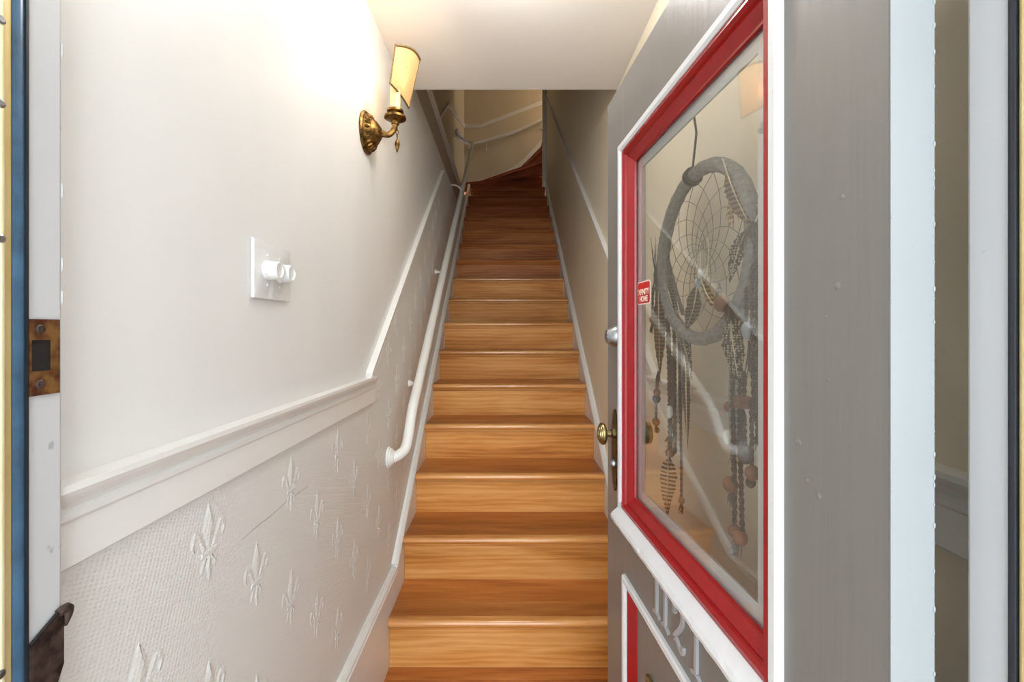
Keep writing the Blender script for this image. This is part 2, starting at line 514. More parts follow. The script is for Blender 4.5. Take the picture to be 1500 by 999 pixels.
while y > 0.44:
    obj('floor_board', B((-0.43, y-0.0555, FLOOR-0.015), (0.465, y, FLOOR), 0.001), 'oak_tread', floor)
    y -= 0.057
struct('trim_3', B((-0.435, 0.36, FLOOR-0.03), (0.38, 0.41, FLOOR+0.004), 0.004), 'oak_tread')

# baseboards: tall and level in the entry, then following the stairs
def base(side):
    x = XL if side == 'left' else XR
    d = 1 if side == 'left' else -1
    face = 0.021*d
    bm = bmesh.new()
    yj = 1.775
    prism(bm, [(x, 0.46, FLOOR), (x, yj, FLOOR), (x, yj, -0.93), (x, 0.46, -0.93)], (face, 0, 0))
    o = struct('baseboard_'+side, bm, 'trim', None)
    bm = bmesh.new()
    prof = [(0, 0), (0.024, 0), (0.024, 0.006), (0.019, 0.012), (0.021, 0.019), (0.012, 0.026), (0, 0.026)]
    sweep(bm, prof, (x, 0.46, -0.945), (x, yj, -0.945), (d, 0, 0), (0, 0, 1))
    obj('baseboard_cap', bm, 'trim', o)
    # stringer along the flight
    bm = bmesh.new()
    ye = 5.38
    e = 0.012
    prism(bm, [(x, yj+0.0005, FLOOR), (x, yj+0.3, slopeZ(yj)-0.23), (x, ye, slopeZ(ye)-0.27), (x, ye, slopeZ(ye)+e), (x, yj+0.0005, slopeZ(yj)+e)], (face, 0, 0))
    obj('stair_stringer', bm, 'trim', o)
    bm = bmesh.new()
    c, s = math.cos(math.atan(0.73)), math.sin(math.atan(0.73))
    sweep(bm, prof, (x, yj+0.004, slopeZ(yj)+e-0.006), (x, ye, slopeZ(ye)+e-0.006), (d, 0, 0), (0, -s, c), None, None)
    obj('stringer_cap', bm, 'trim', o)
base('left'); base('right')

# chair rails: level in the entry, a thin one up the flight
CRP = [(0, 0), (0.004, 0), (0.010, 0.004), (0.010, 0.048), (0.013, 0.052), (0.013, 0.058), (0.009, 0.062), (0.013, 0.068), (0.022, 0.078), (0.026, 0.084), (0.026, 0.091), (0, 0.091)]
SRP = [(0, 0), (0.008, 0), (0.010, 0.006), (0.010, 0.024), (0.015, 0.027), (0.019, 0.034), (0.021, 0.040), (0.021, 0.046), (0, 0.046)]
def chair(side, yend, n):
    x = XL if side == 'left' else XR
    d = 1 if side == 'left' else -1
    bm = bmesh.new()
    sweep(bm, CRP, (x, 0.4267 if side == 'left' else 0.40, CR_B), (x, 1.512, CR_B), (d, 0, 0), (0, 0, 1))
    o = struct('trim_%d' % n, bm, 'trim', None)
    c, s = math.cos(math.atan(0.735)), math.sin(math.atan(0.735))
    bm = bmesh.new()
    y0 = 1.428
    z0 = -0.149-0.046/c
    y1 = yend
    # plumb cut at the lower end
    sweep(bm, SRP, (x, y0+0.02, z0+0.02*0.735), (x, y1, z0+(y1-y0)*0.735), (d, 0, 0), (0, -s, c), (0, 0.735), (0, 0.735) if side == 'left' else (0, 0.735))
    obj('sloped_rail', bm, 'trim', o)
chair('left', 3.13, 4)
chair('right', 5.40, 5)
# upper left recess rail and back wall rail
bm = bmesh.new()
def seg_rail(bm, pts, ea):
    for a, b2 in zip(pts[:-1], pts[1:]):
        a, b2 = Vector(a), Vector(b2)
        d = (b2-a).normalized()
        eb = Vector((0, 0, 1)) - d*d.z
        eb.normalize()
        sweep(bm, [(p*0.9, q*0.95) for p, q in SRP], a, b2, ea, eb)
seg_rail(bm, [(-0.58, 3.93, 1.795), (-0.58, 4.60, 2.265)], (1, 0, 0))
seg_rail(bm, [(-0.58, 4.60, 2.25), (-0.58, 6.35, 2.82)], (1, 0, 0))
struct('trim_6', bm, 'trim')
bm = bmesh.new()
seg_rail(bm, [(-0.58, 6.35, 2.825), (-0.345, 6.35, 2.825)], (0, -1, 0))
seg_rail(bm, [(-0.345, 6.35, 2.825), (0.56, 6.35, 3.17)], (0, -1, 0))
struct('trim_7', bm, 'trim')
# skirting that sweeps up over the winders
bm = bmesh.new()
sk = smooth_path([(-0.58, 6.35, 2.06), (-0.36, 6.35, 2.10), (-0.05, 6.35, 2.20), (0.18, 6.35, 2.33), (0.34, 6.35, 2.49), (0.56, 6.35, 2.72)], 4)
for a, b2 in zip(sk[:-1], sk[1:]):
    prism(bm, [(a.x, a.y, a.z-0.3), (b2.x, b2.y, b2.z-0.3), b2, a], (0, -0.014, 0))
struct('baseboard_back', bm, 'trim')

# relief wallpaper on the left dado
bm = bmesh.new()
prism(bm, [(XL, 0.453, CR_B+0.01), (XL, 0.453, -0.93), (XL, 1.80, -0.93), (XL, 5.2, slopeZ(5.2)), (XL, 4.2, 1.18), (XL, 3.16, 1.10), (XL, 1.50, -0.18), (XL, 1.46, CR_B+0.01)], (0.0015, 0, 0))
obj('relief_wallpaper', bm, 'weave', wall_left, 'off-white woven relief wallpaper')
obj('paper_crack', tube(bmesh.new(), [(XL+0.0016, 0.765, -0.352), (XL+0.0016, 0.80, -0.349), (XL+0.0016, 0.86, -0.350), (XL+0.0016, 0.92, -0.346), (XL+0.0016, 1.02, -0.348)], 0.00045, 4), 'suede', wall_left, 'thin dark crack in the wallpaper')
def relief(bm, pts, h, inset):
    vs = [bm.verts.new((0, p[0], p[1])) for p in pts]
    f = bm.faces.new(vs)
    bmesh.ops.recalc_face_normals(bm, faces=[f])
    if f.normal.x < 0: f.normal_flip()
    bmesh.ops.inset_individual(bm, faces=[f], thickness=inset, depth=h)
bm = bmesh.new()
def sp(pts, n=4):
    return [(v.x, v.y) for v in smooth_path([(p[0], p[1], 0) for p in pts+[pts[0]]], n)[:-1]]
relief(bm, sp([(0, 0.060), (0.010, 0.040), (0.014, 0.022), (0.008, 0.004), (0.003, -0.008), (-0.003, -0.008), (-0.008, 0.004), (-0.014, 0.022), (-0.010, 0.040)]), 0.0012, 0.0035)
for s in (1, -1):
    relief(bm, sp([(s*0.006, -0.008), (s*0.012, 0.006), (s*0.020, 0.022), (s*0.030, 0.028), (s*0.039, 0.020), (s*0.039, 0.006), (s*0.032, -0.002), (s*0.030, 0.006), (s*0.031, 0.014), (s*0.025, 0.014), (s*0.019, 0.0), (s*0.014, -0.010)]), 0.0011, 0.0026)
    relief(bm, sp([(s*0.004, -0.018), (s*0.016, -0.024), (s*0.020, -0.038), (s*0.012, -0.042), (s*0.008, -0.030)]), 0.0009, 0.0024)
relief(bm, [(-0.018, -0.009), (0.018, -0.009), (0.018, -0.017), (-0.018, -0.017)], 0.0012, 0.0024)
relief(bm, sp([(0, -0.018), (0.006, -0.030), (0.005, -0.046), (0, -0.058), (-0.005, -0.046), (-0.006, -0.030)]), 0.0010, 0.002)
first = None
for i in range(0, 20):
    for j in range(0, 24):
        yy = 0.55+0.13*i
        zz = -0.082-0.235*j-(0.1175 if (i % 2 == 0) else 0)
        for up in ((0,) if yy < 1.55 else (0, 1)):
            zc = zz if not up else zz+0.235*(j*2+1) - 0.0
            ztop = CR_B-0.02 if yy < 1.5 else -0.149+0.735*(yy-1.428)-0.07
            zbot = -0.90 if yy < 1.78 else slopeZ(yy)+0.04
            if zc+0.045 > ztop or zc-0.05 < zbot: continue
            if first is None:
                first = obj('fleur_de_lis', bm, 'weave', wall_left, None, True, at=(0, 0, 0))
                me = first.data
                first.location = W((XL+0.0016, yy, zc))-wloc(wall_left)
            else:
                link_mesh('fleur_de_lis', me, W((XL+0.0016, yy, zc)), wall_left)

# ------------------------------------------------------------------ doorway frame
j = struct('trim_8', B((-0.60, 0.394, FLOOR-0.02), (-0.415, 0.4265, 0.62), 0.003), 'jamb', 'white painted jamb with paint drips on the left')
for k in range(4):
    z = random.uniform(0.0, 0.4)
    obj('paint_drip', lathe(bmesh.new(), [(0, -0.006), (0.0008, -0.003), (0.0011, 0), (0.0008, 0.006), (0, 0.010)], (-0.4155, 0.4262, z), (0, 0, 1), 6), 'jamb', j, None, True)
struct('trim_9', B((0.375, 0.3385, FLOOR-0.02), (0.70, 0.371, 0.62), 0.003), 'jamb', 'white painted jamb on the hinge side')
struct('trim_16', B((-0.62, 0.352, FLOOR-0.02), (-0.4562, 0.3824, 0.62), 0.003), 'jamb')
struct('trim_17', B((0.4032, 0.30, FLOOR-0.02), (0.70, 0.3314, 0.62), 0.003), 'jamb')
struct('trim_10', B((-0.60, 0.35, 0.622), (0.70, 0.44, 0.665), 0.003), 'jamb')
wt = struct('window_1', B((-0.60, 0.37, 0.985), (0.70, 0.42, 1.018)), 'jamb')
obj('pane', B((-0.60, 0.39, 0.666), (0.70, 0.394, 0.984)), 'glass', wt)
def strip(name, x0, x1, y0, y1, mat, label, side):
    r = 0.0035
    bm = bmesh.new()
    box(bm, (x0, y0, FLOOR-0.02), (x1, y1, 0.62), r)
    return setp(obj(name, bm, mat, None, label, True), kind='structure')
strip('trim_11', -0.60, -0.4135, 0.3830, 0.3935, 'bluestrip', 'blue vinyl weatherstrip beside the left jamb', -1)
setp(obj('black_seal', B((-0.58, 0.3917, FLOOR-0.02), (-0.4126, 0.3939, 0.62)), 'blackstrip'), kind='structure').name = 'trim_12'
g = struct('trim_13', B((-0.455, 0.3755, FLOOR-0.02), (-0.4160, 0.3828, 0.62)), 'brass', 'brass channel of the storm door frame at the far left')
bm = bmesh.new(); tube(bm, [(-0.4160, 0.3716, FLOOR-0.02), (-0.4160, 0.3716, 0.62)], 0.0048, 12)
obj('bead', bm, 'brass_highlight', g, None, True)  # ridge highlight put into a paler brass colour
obj('back_leg', B((-0.445, 0.345, FLOOR-0.02), (-0.4200, 0.3754, 0.62)), 'brass', g)
for z in (-0.62, -0.28, 0.075, 0.185, 0.253):
    obj('screw', lathe(bmesh.new(), [(0.0036, 0), (0.0036, 0.0014), (0.002, 0.0022), (0, 0.0022)], (-0.4118, 0.3705, z), (1, 0, 0), 10), 'nickel', g)
struct('trim_14', B((0.371, 0.3318, FLOOR-0.02), (0.60, 0.3382, 0.62), 0.003), 'blackstrip', 'dark vinyl weatherstrip beside the right jamb', True)
struct('trim_15', B((0.372, 0.31, FLOOR-0.02), (0.402, 0.3314, 0.62), 0.003), 'brass', 'brass channel of the storm door frame at the far right')

# strike plates
def plate_with_hole(name, x, y0, y1, z0, z1, hy0, hy1, hz0, hz1, mat, parent):
    bm = bmesh.new()
    for lo, hi in (((x, y0, z0), (x+0.002, y1, hz0)), ((x, y0, hz1), (x+0.002, y1, z1)), ((x, y0, hz0), (x+0.002, hy0, hz1)), ((x, hy1, hz0), (x+0.002, y1, hz1))):
        box(bm, lo, hi)
    bmesh.ops.remove_doubles(bm, verts=bm.verts[:], dist=1e-5)
    return obj(name, bm, mat, parent)
sp1 = empty('strike_plate', (-0.4145, 0.409, -0.058), 'corroded brass strike plate with an open latch hole on the left jamb', 'strike plate')
plate_with_hole('plate', -0.4147, 0.3945, 0.4215, -0.0575, 0.0100, 0.3965, 0.4145, -0.036, -0.0085, 'rust', sp1)
obj('latch_hole_shade', B((-0.4152, 0.3965, -0.036), (-0.4146, 0.4145, -0.0085)), 'dark', sp1, 'dark sheet for the shade in the latch hole')  # thin dark sheet painted in place of the hole's shade
for z in (0.0012, -0.0475):
    obj('screw', lathe(bmesh.new(), [(0.0042, 0), (0.0042, 0.0006), (0.003, 0.0014), (0, 0.0014)], (-0.4127, 0.4035, z), (1, 0, 0), 12), 'rustdark', sp1)
sp2 = empty('latch_plate', (-0.41, 0.41, -0.38), 'dark corroded latch plate low on the left jamb', 'strike plate')
bm = bmesh.new()
prism(bm, [(-0.4148, 0.3945, -0.274), (-0.4148, 0.4245, -0.2575), (-0.4148, 0.4245, -0.310), (-0.4148, 0.3945, -0.38)], (0.003, 0, 0))
obj('plate', bm, 'rustdark', sp2)
bm = bmesh.new()
tube(bm, smooth_path([(-0.412, 0.419, -0.2605), (-0.411, 0.4255, -0.259), (-0.412, 0.4285, -0.266), (-0.414, 0.428, -0.277)], 4), [0.004, 0.004, 0.004, 0.004, 0.0044, 0.0046, 0.0048, 0.0044, 0.004, 0.0036, 0.003, 0.0024, 0.0016], 8)
obj('curled_lip', bm, 'rustdark', sp2, None, True)
obj('rim', tube(bmesh.new(), [(-0.412, 0.3945, -0.273), (-0.412, 0.4245, -0.2565)], 0.0016, 6), 'dark', sp2)

# ------------------------------------------------------------------ staircase
st = empty('staircase', (0.02, 1.655, FLOOR), 'varnished oak staircase climbing between the walls and turning right at the top', 'staircase')
def bullnose(y0, y1, z0, z1, x0, x1):
    h = z1-z0; r = h/2
    prof = [(y1, z0), (y1, z1), (y0+r, z1)]
    for k in range(1, 6):
        a = math.pi/2+math.pi*k/6
        prof.append((y0+r+r*math.cos(a), z0+r+r*math.sin(a)))
    prof.append((y0+r, z0))
    bm = bmesh.new()
    return prism(bm, [(x0, p[0], p[1]) for p in prof], (x1-x0, 0, 0))
TH = 0.027
shared = {}
def copypart(key, name, make, mat, n, smooth=False):
    at = Vector((0.02, noseY(n), noseZ(n)))
    if n >= 14:  # higher steps take darker, redder oak to imitate the dimmer light
        key += '_red'; mat = 'oak_dim'
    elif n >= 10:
        key += '_warm'; mat = 'oak_half_dim'
    if key not in shared:
        o = obj(name, make(), mat, st, None, smooth, at=(0.02, noseY(0), noseZ(0)))
        shared[key] = o.data
        o.location = W(at)-wloc(st)
        o['_w'] = list(W(at))
        return o
    return link_mesh(name, shared[key], W(at), st)
y0, z0 = noseY(0), noseZ(0)
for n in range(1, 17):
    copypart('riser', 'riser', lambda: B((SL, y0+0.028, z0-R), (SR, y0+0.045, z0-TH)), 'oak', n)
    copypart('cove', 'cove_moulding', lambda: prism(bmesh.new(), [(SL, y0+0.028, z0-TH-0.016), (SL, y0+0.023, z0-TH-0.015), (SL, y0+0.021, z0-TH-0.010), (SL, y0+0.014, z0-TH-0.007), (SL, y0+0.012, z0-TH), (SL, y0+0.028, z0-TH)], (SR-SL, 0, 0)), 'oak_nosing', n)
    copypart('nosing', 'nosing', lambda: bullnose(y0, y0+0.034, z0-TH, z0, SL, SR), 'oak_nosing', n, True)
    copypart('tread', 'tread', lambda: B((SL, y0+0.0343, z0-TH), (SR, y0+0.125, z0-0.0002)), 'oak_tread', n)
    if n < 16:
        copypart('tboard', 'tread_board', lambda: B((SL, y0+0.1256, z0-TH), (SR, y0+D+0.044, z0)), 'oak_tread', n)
# winders
PV = (0.462, 5.475)
ends = {17: (-0.578, 5.80), 18: (-0.42, 6.345), 19: (0.18, 6.345), 20: (0.462, 6.345)}
corner = (-0.578, 6.345)
polys = {16: [(-0.578, noseY(16)+0.1256), (SR, noseY(16)+0.1256), (0.462, 5.52), ends[17], ],
         17: [PV, ends[17], corner, ends[18]], 18: [PV, ends[18], ends[19]], 19: [PV, ends[19], ends[20]]}
for n, pl in polys.items():
    z = noseZ(n)
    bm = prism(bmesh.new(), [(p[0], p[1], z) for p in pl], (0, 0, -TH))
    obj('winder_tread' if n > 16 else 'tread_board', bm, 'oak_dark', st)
    if n > 16:
        e = Vector((ends[n][0], ends[n][1], 0)); p = Vector((PV[0], PV[1], 0))
        d = (e-p).normalized(); nn = Vector((d.y, -d.x, 0))
        if nn.y > 0: nn = -nn
        if n == 20: nn = Vector((-1, 0, 0))
        a = p+nn*-0.03; b2 = e-d*0.05+nn*-0.03
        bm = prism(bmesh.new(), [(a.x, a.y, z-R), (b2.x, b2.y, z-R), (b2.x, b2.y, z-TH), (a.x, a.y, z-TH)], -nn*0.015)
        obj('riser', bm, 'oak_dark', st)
        e2 = e-d*0.03
        bm = tube(bmesh.new(), [p+Vector((0, 0, z-TH/2)), e2+Vector((0, 0, z-TH/2))], TH/2, 10)
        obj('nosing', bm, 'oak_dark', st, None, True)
for k, n in enumerate((20, 21, 22)):  # flight goes on to the right, out of sight
    x = 0.462+0.25*k
    obj('tread', B((x-0.0, 5.475, noseZ(n)-TH), (x+0.28, 6.345, noseZ(n)), 0.008), 'oak_tread', st)
    obj('riser', B((x+0.028, 5.475, noseZ(n)-R), (x+0.043, 6.345, noseZ(n)-TH-0.0005)), 'oak', st)
struct('floor_upper', B((1.22, 5.45, 2.6), (2.19, 6.34, noseZ(23))), 'oak_tread')

# ------------------------------------------------------------------ handrail
def railpt(y): return Vector((-0.375, y, slopeZ(y)+0.575))
hr = empty('handrail', (-0.445, 1.716, -0.52), 'white painted round handrail running up the left wall on knob brackets', 'handrail')
path = [(-0.441, 1.716, -0.478), (-0.425, 1.718, -0.478), (-0.400, 1.728, -0.468), (-0.382, 1.755, -0.440), railpt(1.82), railpt(1.90)]
path = smooth_path(path, 5)
path += [railpt(2.6), railpt(3.4), railpt(4.2), railpt(4.9)]
path += smooth_path([railpt(5.02), (-0.380, 5.12, 2.10), (-0.43, 5.16, 2.13), (-0.50, 5.10, 2.145), (-0.545, 5.08, 2.18), (-0.552, 5.14, 2.25), (-0.54, 5.22, 2.29), (-0.525, 5.30, 2.27), (-0.52, 5.36, 2.23)], 5)
bm = tube(bmesh.new(), path, 0.0205, 14)
obj('rail', bm, 'rail', hr, None, True)
def flange(c, axis, s, parent):
    bm = lathe(bmesh.new(), [(0.040*s, 0), (0.040*s, 0.005*s), (0.034*s, 0.010*s), (0.034*s, 0.013*s), (0.027*s, 0.019*s), (0.023*s, 0.024*s), (0.0, 0.024*s)], c, axis, 20)
    obj('wall_flange', bm, 'rail', parent, None, True)
flange((XL+0.002, 1.716, -0.478), (1, 0, 0), 1.0, hr)
def bracket(c, target, s=0.42, parent=None):
    c = Vector(c); t = Vector(target)
    br = empty('bracket', c, parent=parent)
    bm = lathe(bmesh.new(), [(0.040*s, 0), (0.040*s, 0.007*s), (0.030*s, 0.020*s), (0.018*s, 0.045*s), (0.0, 0.045*s)], c, (1, 0, 0) if parent is hr else (0, -1, 0), 14)
    obj('rosette', bm, 'rail', br, None, True)
    obj('arm', tube(bmesh.new(), smooth_path([c, c*0.5+Vector((t.x, c.y, c.z))*0.5, Vector((t.x, c.y*0.4+t.y*0.6, c.z*0.7+t.z*0.3)), t], 4), 0.0055, 8), 'rail', br, None, True)
bracket((XL+0.002, 2.08, -0.243), railpt(2.06)-Vector((0, 0, 0.012)), 0.45, hr)
bracket((XL+0.002, 2.854, 0.368), railpt(2.86)-Vector((0, 0, 0.012)), 0.45, hr)
bracket((-0.459, 3.76, 1.20), railpt(3.80)-Vector((0, 0, 0.005)), 0.4, hr)
hr2 = empty('handrail', (0.0, 6.35, 2.5), 'second white handrail on the back wall above the winder steps', 'handrail')
p2 = smooth_path([(-0.50, 6.34, 2.545), (-0.485, 6.29, 2.56), (-0.45, 6.285, 2.575), (-0.2, 6.285, 2.64), (0.1, 6.285, 2.735), (0.35, 6.285, 2.84), (0.60, 6.285, 2.95)], 5)
obj('rail', tube(bmesh.new(), p2, 0.0205, 12), 'rail', hr2, None, True)
bracket((-0.27, 6.349, 2.53), (-0.27, 6.285, 2.61), 0.5, hr2)
bracket((0.50, 6.349, 2.81), (0.50, 6.285, 2.895), 0.5, hr2)

# ------------------------------------------------------------------ wall sconce
sc0 = Vector((XL, 1.441, 0.625))
sco = empty('wall_sconce', sc0, 'antique bronze wall sconce with a candle sleeve and peach half shade', 'sconce')
bm = lathe(bmesh.new(), [(0.064, 0), (0.066, 0.005), (0.062, 0.010), (0.056, 0.011), (0.054, 0.017), (0.044, 0.028), (0.040, 0.028), (0.036, 0.036), (0.022, 0.047), (0.014, 0.052), (0.0, 0.052)], sc0, (1, 0, 0), 32)
bp_ = obj('backplate', bm, 'bronze', sco, None, True)
leaf = None
for k in range(22):
    a = 2*math.pi*k/22
    c = sc0+Vector((0.022, 0.049*math.cos(a), 0.049*math.sin(a)))
    bm = lathe(bmesh.new(), [(0, -0.009), (0.004, -0.004), (0.005, 0.002), (0.003, 0.008), (0, 0.010)], c, (-0.75, 0.65*math.cos(a), 0.65*math.sin(a)), 6)
    obj('cast_leaf', bm, 'bronze', bp_, None, True)
cx, cy = -0.350, 1.441
bm = tube(bmesh.new(), smooth_path([sc0+Vector((0.048, 0, 0.0)), sc0+Vector((0.066, 0, -0.006)), (-0.366, cy, 0.622), (-0.353, cy, 0.638), (cx, cy, 0.662)], 5), [0.0105]*4+[0.0095]*17, 8)
obj('arm', bm, 'bronze', sco, None, True)
bm = lathe(bmesh.new(), [(0.007, 0), (0.012, 0.004), (0.012, 0.012), (0.026, 0.018), (0.034, 0.022), (0.034, 0.028), (0.024, 0.033), (0.020, 0.038), (0.026, 0.042), (0.026, 0.048), (0.016, 0.053), (0, 0.053)], (cx, cy, 0.648), (0, 0, 1), 24)
obj('socket_cup', bm, 'bronze', sco, None, True)
bm = lathe(bmesh.new(), [(0.0155, 0), (0.0165, 0.03), (0.015, 0.075), (0.012, 0.08), (0, 0.08)], (cx, cy, 0.700), (0, 0, 1), 20)
obj('candle_sleeve', bm, 'candle', sco, None, True)
bm = lathe(bmesh.new(), [(0.006, 0), (0.011, 0.012), (0.013, 0.024), (0.010, 0.040), (0.005, 0.054), (0, 0.062)], (cx, cy, 0.781), (0, 0, 1), 16)
obj('bulb', bm, 'bulb', sco, 'lit flame bulb', True)
# half shade: curved shield leaning over the bulb
TL, TR = Vector((-0.333, 1.372, 0.860)), Vector((-0.285, 1.510, 0.898))
BL, BR = Vector((-0.349, 1.372, 0.745)), Vector((-0.333, 1.560, 0.762))
def shp(u, v):
    p = (TL*(1-u)+TR*u)*(1-v)+(BL*(1-u)+BR*u)*v
    return p+Vector((0.014, -0.009, 0.006*(1-v)))*math.sin(math.pi*u)*(1-0.65*v)
bm = bmesh.new()
nu, nv = 18, 8
for off in (0.0, 0.0016):
    pass
grid = [[bm.verts.new(shp(i/nu, k/nv)) for i in range(nu+1)] for k in range(nv+1)]
for k in range(nv):
    for i in range(nu):
        bm.faces.new((grid[k][i], grid[k][i+1], grid[k+1][i+1], grid[k+1][i]))
sh = obj('lamp_shade', bm, 'shade', sco, 'peach fabric half shade glowing from the bulb', True)
for pts, r in (([shp(i/18, 0) for i in range(19)], 0.0040), ([shp(i/18, 1) for i in range(19)], 0.0032), ([shp(0, i/8) for i in range(9)], 0.0028), ([shp(1, i/8) for i in range(9)], 0.0022)):
    obj('braid', tube(bmesh.new(), pts, r, 6), 'shade_trim', sh, None, True)
bm = tube(bmesh.new(), smooth_path([(cx, cy, 0.80), (cx+0.012, cy-0.012, 0.805), tuple(shp(0.45, 0.4))], 4), 0.0014, 5)
obj('shade_clip', bm, 'bronze', sco)
# pendant drop
for k, z in enumerate((0.640, 0.627, 0.614)):
    pts = []
    for t in range(11):
        a = 2*math.pi*t/10
        h = Vector((0.0036*math.cos(a), 0, 0)) if k % 2 else Vector((0, 0.0036*math.cos(a), 0))
        pts.append(Vector((cx+0.006, cy, z))+h+Vector((0, 0, 0.0075*math.sin(a))))
    obj('chain_link', tube(bmesh.new(), pts, 0.0012, 5), 'bronze', sco, None, True)
bm = lathe(bmesh.new(), [(0, 0.0), (0.003, 0.006), (0.0085, 0.026), (0.007, 0.036), (0.003, 0.044), (0, 0.046)], (cx+0.006, cy, 0.561), (0, 0, 1), 8)
obj('drop_finial', bm, 'bronze', sco, None, True)

# ------------------------------------------------------------------ entry fill lamp, added out of view to brighten the interior
el = empty('entry_fill_lamp', (0.02, 1.14, CEIL), 'added opal fill lamp on the entry ceiling, out of view', 'lamp')
obj('canopy', lathe(bmesh.new(), [(0.05, 0), (0.05, 0.012), (0.022, 0.02), (0.02, 0.045), (0, 0.045)], (0.02, 1.14, CEIL), (0, 0, -1), 20), 'bronze', el, None, True)
obj('opal_globe', lathe(bmesh.new(), [(0.022, 0), (0.050, 0.012), (0.062, 0.040), (0.052, 0.070), (0.028, 0.088), (0, 0.092)], (0.02, 1.14, CEIL-0.045), (0, 0, -1), 24), 'entry_fill', el, None, True)

# ------------------------------------------------------------------ dimmer switch
dm = empty('dimmer_switch', (XL, 0.858, 0.056), 'white double dimmer plate with two round knobs on the left wall', 'switch')
bm = bmesh.new()
prism(bm, [(XL, 0.792, 0.057), (XL, 0.925, 0.057), (XL, 0.925, 0.163), (XL, 0.792, 0.163)], (0.007, 0, 0))
bmesh.ops.bevel(bm, geom=[e for e in bm.edges], offset=0.003, segments=3, affect='EDGES', profile=0.6)
obj('wall_plate', bm, 'switch', dm, None, True)
for yk in (0.836, 0.882):
    bm = lathe(bmesh.new(), [(0.0185, 0.0), (0.0185, 0.008), (0.0172, 0.009), (0.0165, 0.022), (0.0150, 0.0245), (0.0125, 0.0245), (0.0115, 0.0215), (0, 0.0215)], (XL+0.007, yk, 0.110), (1, 0, 0), 28)
    obj('knob', bm, 'switch', dm, None, True)
    for zk in (0.083, 0.137):
        bm = lathe(bmesh.new(), [(0.0032, 0), (0.0032, 0.0006), (0.002, 0.0014), (0, 0.0014)], (XL+0.0068, yk+0.001, zk), (1, 0, 0), 10)
        obj('screw', bm, 'switch', dm, None, True)

# ------------------------------------------------------------------ open front door
DW = 0.81
PH = Vector((0.3162, 0.3740, 0))
th = 0.0643
du = Vector((-math.sin(th), math.cos(th), 0))
dn = Vector((math.cos(th), math.sin(th), 0))      # into the door, away from its outer face
def DP(u, v, z): return PH+du*u+dn*v+Vector((0, 0, z))
def dbox(u0, u1, v0, v1, z0, z1, bev=0.0, bm=None):
    bm = bm or bmesh.new()
    b0 = bmesh.new(); box(b0, (u0, v0, z0), (u1, v1, z1), bev)
    me = bpy.data.meshes.new('t'); 
    for v in b0.verts: v.co = DP(*v.co)
    b0.to_mesh(me); b0.free(); bm.from_mesh(me); bpy.data.meshes.remove(me)
    return bm
door = setp(empty('door_1', DP(0.0, 0.018, FLOOR)), 'open grey front door with a large red and white framed window', None, None, 'structure')
DT = 0.036
ZT, ZB = 0.582, FLOOR+0.01
GU0, GU1, GZ0, GZ1 = 0.152, 0.686, -0.412, 0.418      # glazed opening
PU0, PU1, PZ0, PZ1 = 0.152, 0.652, -1.08, -0.575      # lower panel opening
obj('hinge_stile', dbox(0, GU0, 0, DT, ZB, ZT, 0.002), 'grey', door)
obj('latch_stile', dbox(GU1, DW, 0, DT, ZB, ZT, 0.002), 'grey', door)
obj('top_rail', dbox(GU0, GU1, 0, DT, GZ1, ZT-0.0005), 'grey', door)
obj('lock_rail', dbox(GU0, GU1, 0, DT, PZ1, GZ0), 'grey', door)
obj('bottom_rail', dbox(GU0, GU1, 0, DT, ZB, PZ0), 'grey', door)
obj('lower_panel', dbox(PU0, GU1, 0.012, 0.026, PZ0, PZ1), 'grey', door)
obj('panel_stile', dbox(PU1+0.0005, GU1, 0, 0.012, PZ0, PZ1), 'grey', door)
obj('hinge_edge', dbox(-0.0012, -0.0002, -0.001, DT+0.001, ZB, ZT, 0.0), 'edge', door, 'white painted hinge edge')
def jag_edge(u, v, z0, z1, step):
    bm = bmesh.new()
    z = z0
    while z < z1:
        s = random.uniform(0.0004, 0.0013)
        lathe(bm, [(0, -s*3), (s, -s), (s*1.1, s), (0, s*3)], DP(u, v, z), (0, 0, 1), 6)
        z += random.uniform(0.4, 1.6)*step
    return bm
o = obj('paint_ridge', jag_edge(-0.001, DT+0.0006, -0.9, 0.55, 0.014), 'edge', door); o['kind'] = 'stuff'
o = obj('paint_ridge', jag_edge(-0.0006, 0.0002, -0.9, 0.55, 0.03), 'edge', door); o['kind'] = 'stuff'
for k in range(9):
    u = random.uniform(0.02, 0.11); z = random.uniform(-0.25, 0.35)
    s = random.uniform(0.002, 0.0045)
    obj('paint_blister', lathe(bmesh.new(), [(s, 0), (s*0.8, s*0.14), (s*0.4, s*0.24), (0, s*0.27)], DP(u, 0.0002, z), -dn, 8), 'grey', door, None, True)
def mframe(name, u0, u1, z0, z1, prof, mat, skip=()):
    """mitred frame: profile points (w inwards, v depth)"""
    def ring(cu, cz, su, sz):
        return [DP(cu+su*w, v, cz+sz*w) for w, v in prof]
    cs = [ring(u0, z0, 1, 1), ring(u1, z0, -1, 1), ring(u1, z1, -1, -1), ring(u0, z1, 1, -1)]
    for i, side in enumerate(('bottom', 'far', 'top', 'near')):
        if side in skip: continue
        a, b2 = cs[i], cs[(i+1) % 4]
        bm = bmesh.new()
        va = [bm.verts.new(p) for p in a]; vb = [bm.verts.new(p) for p in b2]
        n = len(prof)
        for k in range(n):
            bm.faces.new((va[k], va[(k+1) % n], vb[(k+1) % n], vb[k]))
        bm.faces.new(va[::-1]); bm.faces.new(vb)
        obj(name, bm, mat, door)
WP = [(0, 0.001), (0.001, -0.006), (0.004, -0.009), (0.014, -0.009), (0.019, -0.006), (0.020, 0.001)]
mframe('white_moulding', 0.130, 0.702, -0.416, 0.434, WP, 'doorwhite', ('bottom',))
